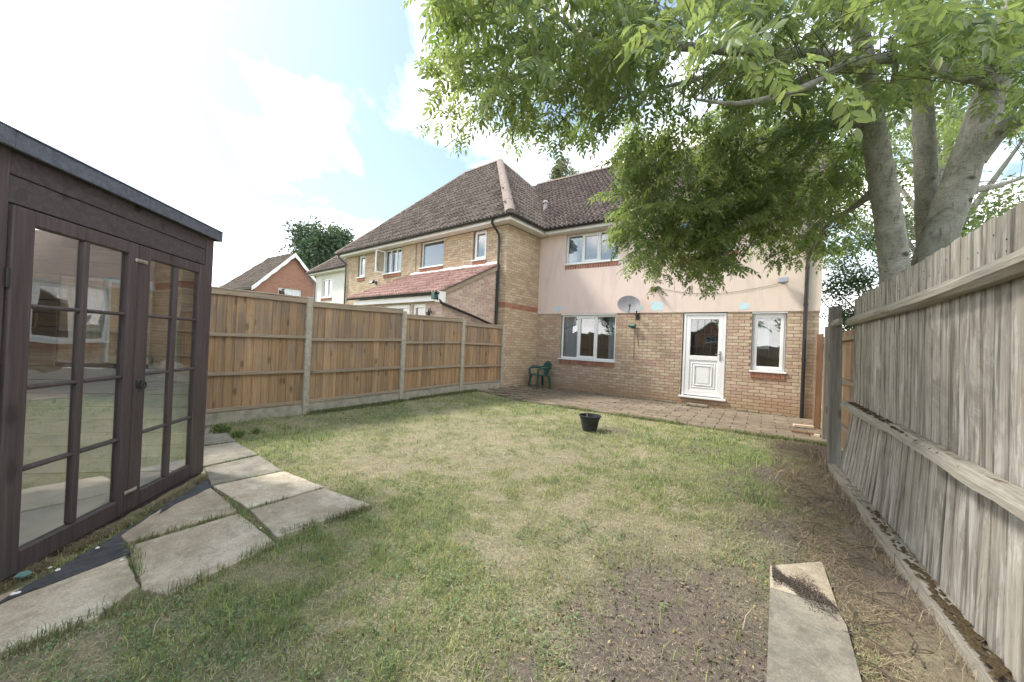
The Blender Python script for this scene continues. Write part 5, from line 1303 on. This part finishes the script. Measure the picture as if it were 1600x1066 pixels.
def simple_tree(name, label, base, h, cr, mat, n, size, lobes=14, squash=1.0, conic=0, cz=None, cat='tree', spiky=0.0, seed=1):
    r = random.Random(seed); t = empty(name, (base[0], base[1], base[2] if len(base) > 2 else 0), label, cat); bz = base[2] if len(base) > 2 else 0
    mb = MB(); tube(mb, [(base[0], base[1], bz), (base[0]+.1, base[1], bz+h*.4), (base[0], base[1]+.1, bz+h*.92)], [h*.022, h*.016, .02], 10); mb.build('trunk', M_bark, t)
    cs, rs = [], []; cz = cz or h*.62
    for k in range(lobes):
        u_ = r.uniform(-1, 1); az = r.uniform(0, 2*math.pi); q = math.sqrt(max(0, 1-u_*u_))
        zz_ = cz+u_*(h-cz)*.80; rad_ = cr*(q if not conic else (1-(u_+1)/2*conic))*.68*r.uniform(.65, 1.1)
        cs.append((base[0]+math.cos(az)*rad_, base[1]+math.sin(az)*rad_, bz+zz_)); rs.append(cr*(r.uniform(.12, .30) if conic else r.uniform(.26, .46)))
    mb = MB()
    for c in cs: tube(mb, [(base[0], base[1], bz+max(.3*h, (c[2]-bz)*.6)), c], [.01*h, .01], 5, False)
    mb.build('branches', M_bark, t)
    V, T = leaf_cloud(cs, rs, n, size, squash, spiky); npmesh('crown', V, T, mat, t, kind='stuff'); return t
cp = P(497, 500, 38); simple_tree('conifer', 'dark green conifer rising behind the roofs between the red and the white house', (cp[0], cp[1], 0), 13.6, 5.0, M_conifer, 19000, .17, 190, 1.0, .35, 7.8, spiky=.08, seed=3)
cp = P(352, 500, 42); simple_tree('far_tree', 'small green treetop just above the fence, left of the red brick house', (cp[0], cp[1], 0), 6.4, 2.4, M_conifer, 6000, .18, 14, spiky=.05, seed=5)
cp = P(884, 300, 24); simple_tree('birch_tree', 'thin pale treetop showing over the ridge of the brown roof', (cp[0], cp[1], 0), 13.4, 1.5, M_birch, 3500, .10, 12, 1.2, 0, 12.2, spiky=.15, seed=8)
cp = P(1375, 420, 13); simple_tree('dark_leaved_tree', 'dark leaved tree beyond the old fence, left of the ash stems', (cp[0], cp[1], 0), 6.2, 1.9, M_leafdark, 16000, .055, 22, 1.0, 0, 4.0, seed=11)
cp = P(1570, 380, 16); simple_tree('dark_leaved_tree', 'dark leaved tree far behind the right-hand ash stem', (cp[0], cp[1], 0), 8.5, 3.0, M_leafdark, 9000, .08, 22, 1.0, 0, 5.5, seed=13)
cp = P(1480, 200, 9); simple_tree('backing_tree', 'leafy tree crown close behind the three ash stems', (cp[0], cp[1], 0), 9.6, 2.3, M_leaf, 9000, .06, 20, 1.0, 0, 6.6, seed=23)
for (px_, d_, hh, lb) in ((404, 19, 3.25, 'yellow leaved shrub showing over the fence before the red house'), (378, 19, 2.95, 'low yellow leaved shrub further left along the fence top')):
    cp = P(px_, 500, d_); simple_tree('yellow_shrub', lb, (cp[0], cp[1], 0), hh, .55, M_yellow, 1500, .05, 8, cat='shrub', seed=17)
simple_tree('rear_tree', 'broad green tree standing behind the back fence, mirrored in the windows', (3.5, -14, 0), 8, 3.5, M_leaf, 9000, .12, 18, seed=19)
simple_tree('rear_tree', 'green tree to the right of the mirrored red house', (-13, -22, 0), 8, 3.2, M_leafdark, 7000, .13, 18, seed=21)

# ------------------------------------------------------------------ grass and litter
def visible_pts(n, rmin, rmax, power=1.0):
    th = YAW+rng.uniform(-rad(57), rad(57), n); u_ = rng.random(n); r_ = (rmin**power+(rmax**power-rmin**power)*u_)**(1/power)
    return -np.sin(th)*r_, np.cos(th)*r_
def allowed(X, Y, margin=0.0, patio_over=.0):
    ok = (Y < 7.32+patio_over) & (X > -5.98-(8.3-Y)*.075+.03) & (X < fx_right(Y)-.01)
    for q in SLABS+RSLABS+[MEMB]: ok &= ~inpoly(X+rng.normal(0, .006+margin, X.shape), Y+rng.normal(0, .006+margin, X.shape), q)
    a = (X-SA[0])*FS.u[0]+(Y-SA[1])*FS.u[1]; b = (X-SA[0])*FS.n[0]+(Y-SA[1])*FS.n[1]
    ok &= ~((a > -.6) & (a < 1.66) & (b < .02+(.10 if not margin else 0))); return ok
def gz(X, Y): return gh(X, Y)-.012+(fbm(X*7, Y*7, 4)-.5)*.035
def blades(n, rmin, rmax, h0, h1, w0, colf, keep, lean=.6, power=1.0, flat=False, ok=None, bb=None, **kw):
    X, Y = visible_pts(n, rmin, rmax, power) if bb is None else (rng.uniform(bb[0], bb[1], n), bb[2]+(bb[3]-bb[2])*rng.random(n)**1.6); m_ = allowed(X, Y) if ok is None else ok(X, Y); X, Y = X[m_], Y[m_]
    G, B = masks(X, Y); kpm = rng.random(len(X)) < keep(X, Y, G, B); X, Y, G, B = X[kpm], Y[kpm], G[kpm], B[kpm]; n = len(X)
    dist = np.hypot(X, Y); H = rng.uniform(h0, h1, n)*(1+.9*G*(fbm(X*2.5+9, Y*2.5, 3) > .52)) if not flat else rng.uniform(h0, h1, n)
    Wd = w0*rng.uniform(.7, 1.3, n)*(1+np.clip(dist-2.5, 0, 8)*.24); az = rng.uniform(0, 2*np.pi, n); ln = rng.uniform(.25, 1, n)*lean*1.3
    dx, dy = np.cos(az), np.sin(az); sx, sy = -dy, dx; az2 = az+rng.normal(0, .5, n)
    Z = gz(X, Y)
    if flat:
        zb = Z+.004+rng.uniform(0, .018, n); zt = zb+rng.uniform(-.3, .45, n)*.25*H+.002
        p0 = np.stack([X-sx*Wd/2, Y-sy*Wd/2, zb], 1); p1 = np.stack([X+sx*Wd/2, Y+sy*Wd/2, zb], 1)
        m0 = np.stack([X+dx*H*.5, Y+dy*H*.5, (zb+zt)/2+.004], 1); mw = np.stack([sx*Wd*.45, sy*Wd*.45, 0*X], 1); tp = np.stack([X+np.cos(az2)*H, Y+np.sin(az2)*H, zt], 1)
    else:
        p0 = np.stack([X-sx*Wd/2, Y-sy*Wd/2, Z-.006], 1); p1 = np.stack([X+sx*Wd/2, Y+sy*Wd/2, Z-.006], 1)
        m0 = np.stack([X+dx*H*ln*.35, Y+dy*H*ln*.35, Z+H*.6*(1-.25*ln)], 1); mw = np.stack([sx*Wd*.42, sy*Wd*.42, 0*X], 1)
        tp = np.stack([X+dx*H*ln+np.cos(az2)*H*.25, Y+dy*H*ln+np.sin(az2)*H*.25, Z+H*(1-.6*ln**1.5)], 1)
    V = np.stack([p0, p1, m0+mw, m0-mw, tp], 1).reshape(-1, 3); i = np.arange(n)[:, None]*5
    T = np.concatenate([i+np.array([[0, 1, 2]]), i+np.array([[0, 2, 3]]), i+np.array([[3, 2, 4]])], 1).reshape(-1, 3)
    c = colf(X, Y, G, B, n); return V, T, np.repeat(c, 5, axis=0)
def mixcol(a, b, t): t = t[:, None]; return np.array(a)*(1-t)+np.array(b)*t
def gcolf(X, Y, G, B, n):
    t = np.clip(rng.random(n)*.75+(1-G)*.35, 0, 1); c = mixcol((.235, .34, .085), (.52, .52, .21), t)
    blu = (rng.random(n) < .18+.25*(G > .85)); c[blu] = np.array([.15, .26, .13])*rng.uniform(.7, 1.3, (blu.sum(), 1)); st = rng.random(n) < .16*(1.2-G); c[st] = np.array([.48, .41, .28])
    return c*rng.uniform(.7, 1.25, (n, 1))
def scolf(X, Y, G, B, n):
    c = mixcol((.33, .285, .205), (.60, .53, .39), rng.random(n)); g_ = rng.random(n) < .30*G+.06; c[g_] = (.30, .33, .13); return c*rng.uniform(.65, 1.2, (n, 1))
sets = [blades(150000, .9, 4.2, .012, .04, .0028, gcolf, lambda X, Y, G, B: np.clip(.12+1.0*G, 0, 1)*np.clip(1.15-B*1.25, 0.02, 1)),
        blades(170000, 3.2, 10.5, .014, .04, .0032, gcolf, lambda X, Y, G, B: np.clip(.12+1.0*G, 0, 1)*np.clip(1.1-B*1.15, 0.02, 1), power=1.3),
        blades(2600, .9, 6, .05, .11, .0038, gcolf, lambda X, Y, G, B: (G > .62)*.8, lean=.5)]
off = 0; Vs, Ts, Cs = [], [], []
for v, t, c in sets: Vs.append(v); Ts.append(t+off); Cs.append(c); off += len(v)
tag(npmesh('grass', np.concatenate(Vs), np.concatenate(Ts), M_grass, kind='stuff', col=np.concatenate(Cs)), 'short patchy green and yellow grass of the lawn', 'grass')
sets = [blades(150000, .9, 4.5, .008, .032, .0016, scolf, lambda X, Y, G, B: np.clip(1.0-.55*G, 0, 1)*np.clip(1.0-.62*B, .2, 1), flat=True),
        blades(110000, 3.5, 9, .010, .035, .0018, scolf, lambda X, Y, G, B: np.clip(1.0-.55*G, 0, 1)*np.clip(1-.6*B, .2, 1), flat=True, power=1.3)]
def strip(X, Y): return allowed(X, Y) & (X > fx_right(Y)-.55)
def dcol(X, Y, G, B, n): return mixcol((.17, .125, .085), (.44, .36, .25), rng.random(n))*rng.uniform(.8, 1.3, (n, 1))
sets += [blades(5000, 1.0, 7, .10, .26, .0032, dcol, lambda X, Y, G, B: np.full(X.shape, .8), flat=True, ok=strip, bb=(.0, .9, 1.2, 6)),
         blades(34000, 1.0, 7, .03, .13, .0022, dcol, lambda X, Y, G, B: np.full(X.shape, .9), flat=True, ok=strip, bb=(.0, .9, 1.2, 7.2)),
         blades(9000, 1.0, 7, .05, .20, .0024, dcol, lambda X, Y, G, B: sst((X-(fx_right(Y)-.25))/.2), lean=1.1, ok=lambda X, Y: allowed(X, Y) & (X > fx_right(Y)-.25), bb=(.3, .9, 1.2, 6.5))]
off = 0; Vs, Ts, Cs = [], [], []
for v, t, c in sets: Vs.append(v); Ts.append(t+off); Cs.append(c); off += len(v)
tag(npmesh('dry_grass', np.concatenate(Vs), np.concatenate(Ts), M_litter, kind='stuff', col=np.concatenate(Cs)), 'dead straw and thatch lying in the lawn and along the old fence', 'dry grass')
# tufts along edges: shed foot, fences, slab joints, house wall
def edge_tufts(segs, n, h0, h1, green=.6):
    V, T, C = [], [], []; o_ = 0
    Xs, Ys, Gs = [], [], []
    for (p, q, sp, wt) in segs:
        m_ = int(n*wt); t = rng.random(m_); cl = (fbm(t*12+p[0]*7, t*0+p[1]*3, 2) > .42); t = t[cl]; m_ = len(t)
        Xs.append(p[0]+(q[0]-p[0])*t+rng.normal(0, sp, m_)); Ys.append(p[1]+(q[1]-p[1])*t+rng.normal(0, sp, m_))
    X = np.concatenate(Xs); Y = np.concatenate(Ys); n = len(X); az = rng.uniform(0, 2*np.pi, n); H = rng.uniform(h0, h1, n); ln = rng.uniform(.2, 1.0, n); Wd = .003*(1+np.clip(np.hypot(X, Y)-3, 0, 8)*.25)
    dx, dy = np.cos(az), np.sin(az); Z = gh(X, Y)+.0
    p0 = np.stack([X+dy*Wd/2, Y-dx*Wd/2, Z-.01], 1); p1 = np.stack([X-dy*Wd/2, Y+dx*Wd/2, Z-.01], 1); m0 = np.stack([X+dx*H*ln*.35, Y+dy*H*ln*.35, Z+H*.6], 1); mw = np.stack([-dy*Wd*.4, dx*Wd*.4, 0*X], 1)
    tp = np.stack([X+dx*H*ln, Y+dy*H*ln, Z+H*(1-.5*ln)], 1); V = np.stack([p0, p1, m0+mw, m0-mw, tp], 1).reshape(-1, 3); i = np.arange(n)[:, None]*5
    T = np.concatenate([i+np.array([[0, 1, 2]]), i+np.array([[0, 2, 3]]), i+np.array([[3, 2, 4]])], 1).reshape(-1, 3)
    g_ = rng.random(n) < green; c = np.where(g_[:, None], mixcol((.12, .21, .06), (.28, .33, .13), rng.random(n)), mixcol((.2, .15, .1), (.42, .35, .24), rng.random(n))); return V, T, np.repeat(c, 5, axis=0)
g2 = lambda *p: GZ(*p)
segs = [(g2(0, 925), g2(205, 812), .02, .25), (g2(205, 812), g2(318, 745), .018, .2), (FL(0, .1, 0)[:2], FL(5.2, .1, 0)[:2], .03, 1.6), (g2(330, 762), g2(395, 832), .006, .02), (g2(205, 855), g2(220, 905), .015, .04),
        ((-6, 7.25), (.9, 7.3), .05, 1.2), ((-3, 9.93), (.9, 9.93), .015, .06), (g2(372, 803), g2(200, 853), .005, .035), (g2(503, 765), g2(389, 798), .005, .02), (g2(428, 852), g2(255, 935), .015, .06), (g2(240, 930), g2(0, 1030), .02, .06), (g2(440, 838), g2(575, 795), .015, .1)]
segs = segs[2:]
V, T, C = edge_tufts(segs, 5200, .02, .085, .62)
tag(npmesh('edge_weeds', V, T, M_grass, kind='stuff', col=C), 'tufts of grass and dead stalks along the fence foot, doors and slab joints', 'weeds')
V, T, C = edge_tufts([(g2(-20, 930), g2(205, 815), .022, .55), (g2(205, 815), g2(318, 748), .018, .4)], 3000, .03, .11, .16)
V[:, 2] = V[:, 2]*.45; tag(npmesh('door_debris', V, T, M_grass, kind='stuff', col=C), 'dry brown stalks gathered along the foot of the summerhouse doors', 'debris')
# broad-leaved weeds
def rosettes(n, colr, rmin, rmax, keep, size):
    X, Y = visible_pts(n, rmin, rmax); m_ = allowed(X, Y); X, Y = X[m_], Y[m_]; G, B = masks(X, Y); kk = rng.random(len(X)) < keep(X, Y, G, B); X, Y = X[kk], Y[kk]
    n = len(X)*6; X = np.repeat(X, 6)+rng.normal(0, .016, n); Y = np.repeat(Y, 6)+rng.normal(0, .016, n); az = rng.uniform(0, 2*np.pi, n); L_ = size*rng.uniform(.5, 1.2, n); Z = gz(X, Y)+rng.uniform(.006, .03, n)
    d = np.stack([np.cos(az), np.sin(az), rng.uniform(-.2, .4, n)], 1); s_ = np.stack([-np.sin(az), np.cos(az), rng.normal(0, .25, n)], 1); p = np.stack([X, Y, Z], 1)
    V = np.stack([p, p+d*L_[:, None]*.5+s_*L_[:, None]*.42, p+d*L_[:, None], p+d*L_[:, None]*.5-s_*L_[:, None]*.42], 1).reshape(-1, 3); i = np.arange(n)[:, None]*4
    T = np.concatenate([i+np.array([[0, 1, 2]]), i+np.array([[0, 2, 3]])], 1).reshape(-1, 3); c = np.array(colr)*rng.uniform(.6, 1.5, (n, 1)); return V, T, np.repeat(c, 4, axis=0)
V, T, C = rosettes(10000, (.19, .26, .12), .9, 7, lambda X, Y, G, B: np.clip((fbm(X*2+5, Y*2+77, 3)-.46)*8, 0, 1)*np.clip(1.1-B, 0, 1), .016)
tag(npmesh('clover', V, T, M_grass, kind='stuff', col=C), 'small clover and weed leaves scattered through the lawn', 'weeds')
# ivy-like weeds at the shed corner
V, T = leaf_cloud([(*GZ(345, 676), .05), (*GZ(372, 682), .04), (*GZ(400, 676), .03)], [.12, .09, .06], 700, .018, .5); npm = npmesh('ground_weed', V, T, M_leaf, kind='stuff'); tag(npm, 'low green weed patch growing at the far corner of the summerhouse', 'weeds')
# soil crumbs and bits in bare places
X, Y = visible_pts(36000, .9, 8); m_ = allowed(X, Y); X, Y = X[m_], Y[m_]; G, B = masks(X, Y); kk = rng.random(len(X)) < np.clip(B*1.5-.35, 0, 1); X, Y = X[kk], Y[kk]
onslab = inpoly(X, Y, RSLABS[0]); n = len(X)
sx, sy = [], []
for _ in range(7000):
    c = GZ(1248, 928); q_ = random.uniform(-.12, .15); sx.append(c[0]+q_); sy.append(c[1]+.03+random.gauss(-.0, .055+.03*math.sin(q_*30))-q_*.75)
X = np.concatenate([X, sx]); Y = np.concatenate([Y, sy]); n = len(X)
s_ = rng.uniform(.0015, .006, n)*(1+.10*np.hypot(X, Y)); p = np.stack([X, Y, gz(X, Y)+.004], 1); p[-7000:, 2] = .014+np.abs(rng.normal(0, .007, 7000)); s_[-7000:] *= .5
off4 = np.array([[1, 0, 0], [-.5, .9, 0], [-.5, -.9, 0], [0, 0, 1.1]]); R_ = rng.normal(0, .35, (n, 4, 3)); V = (p[:, None]+(off4[None]+R_)*s_[:, None, None]).reshape(-1, 3)
i = np.arange(n)[:, None]*4; T = np.concatenate([i+np.array([[0, 1, 3]]), i+np.array([[1, 2, 3]]), i+np.array([[2, 0, 3]]), i+np.array([[0, 2, 1]])], 1).reshape(-1, 3)
C = np.repeat(np.array([.17, .138, .115])*rng.uniform(.45, 1.5, (n, 1)), 4, axis=0)
tag(npmesh('soil_crumbs', V, T, M_litter, kind='stuff', col=C), 'loose dark soil crumbs on the bare patches', 'soil')
# fallen leaves / twigs
X, Y = visible_pts(2600, .9, 6.5); m_ = allowed(X, Y); X, Y = X[m_], Y[m_]; n = len(X); az = rng.uniform(0, 6.28, n); L_ = rng.uniform(.01, .028, n); Z = gz(X, Y)+.012
d = np.stack([np.cos(az), np.sin(az), rng.normal(0, .3, n)], 1); s2 = np.stack([-np.sin(az), np.cos(az), rng.normal(0, .3, n)], 1); p = np.stack([X, Y, Z], 1)
V = np.stack([p, p+d*L_[:, None]*.5+s2*L_[:, None]*.2, p+d*L_[:, None], p+d*L_[:, None]*.5-s2*L_[:, None]*.2], 1).reshape(-1, 3); i = np.arange(n)[:, None]*4
T = np.concatenate([i+np.array([[0, 1, 2]]), i+np.array([[0, 2, 3]])], 1).reshape(-1, 3); C = np.repeat(mixcol((.30, .18, .06), (.50, .42, .25), rng.random(n)), 4, axis=0)
tag(npmesh('fallen_leaves', V, T, M_litter, kind='stuff', col=C), 'small fallen ash leaflets scattered over the lawn', 'leaves')
mb = MB()
for _ in range(60):
    y_ = random.uniform(1.6, 4.8); x_ = float(fx_right(y_))-abs(random.gauss(.22, .15)); a_ = random.uniform(0, 3.14); L_ = random.uniform(.06, .25)
    tube(mb, [(x_, y_, .02), (x_+math.cos(a_)*L_*.5, y_+math.sin(a_)*L_*.5, .035), (x_+math.cos(a_+.2)*L_, y_+math.sin(a_+.2)*L_, .02)], [.004, .003, .002], 5)
tag(mb.build('dead_twigs', M_twig, kind='stuff'), 'dead twigs strewn along the foot of the old fence', 'twigs')
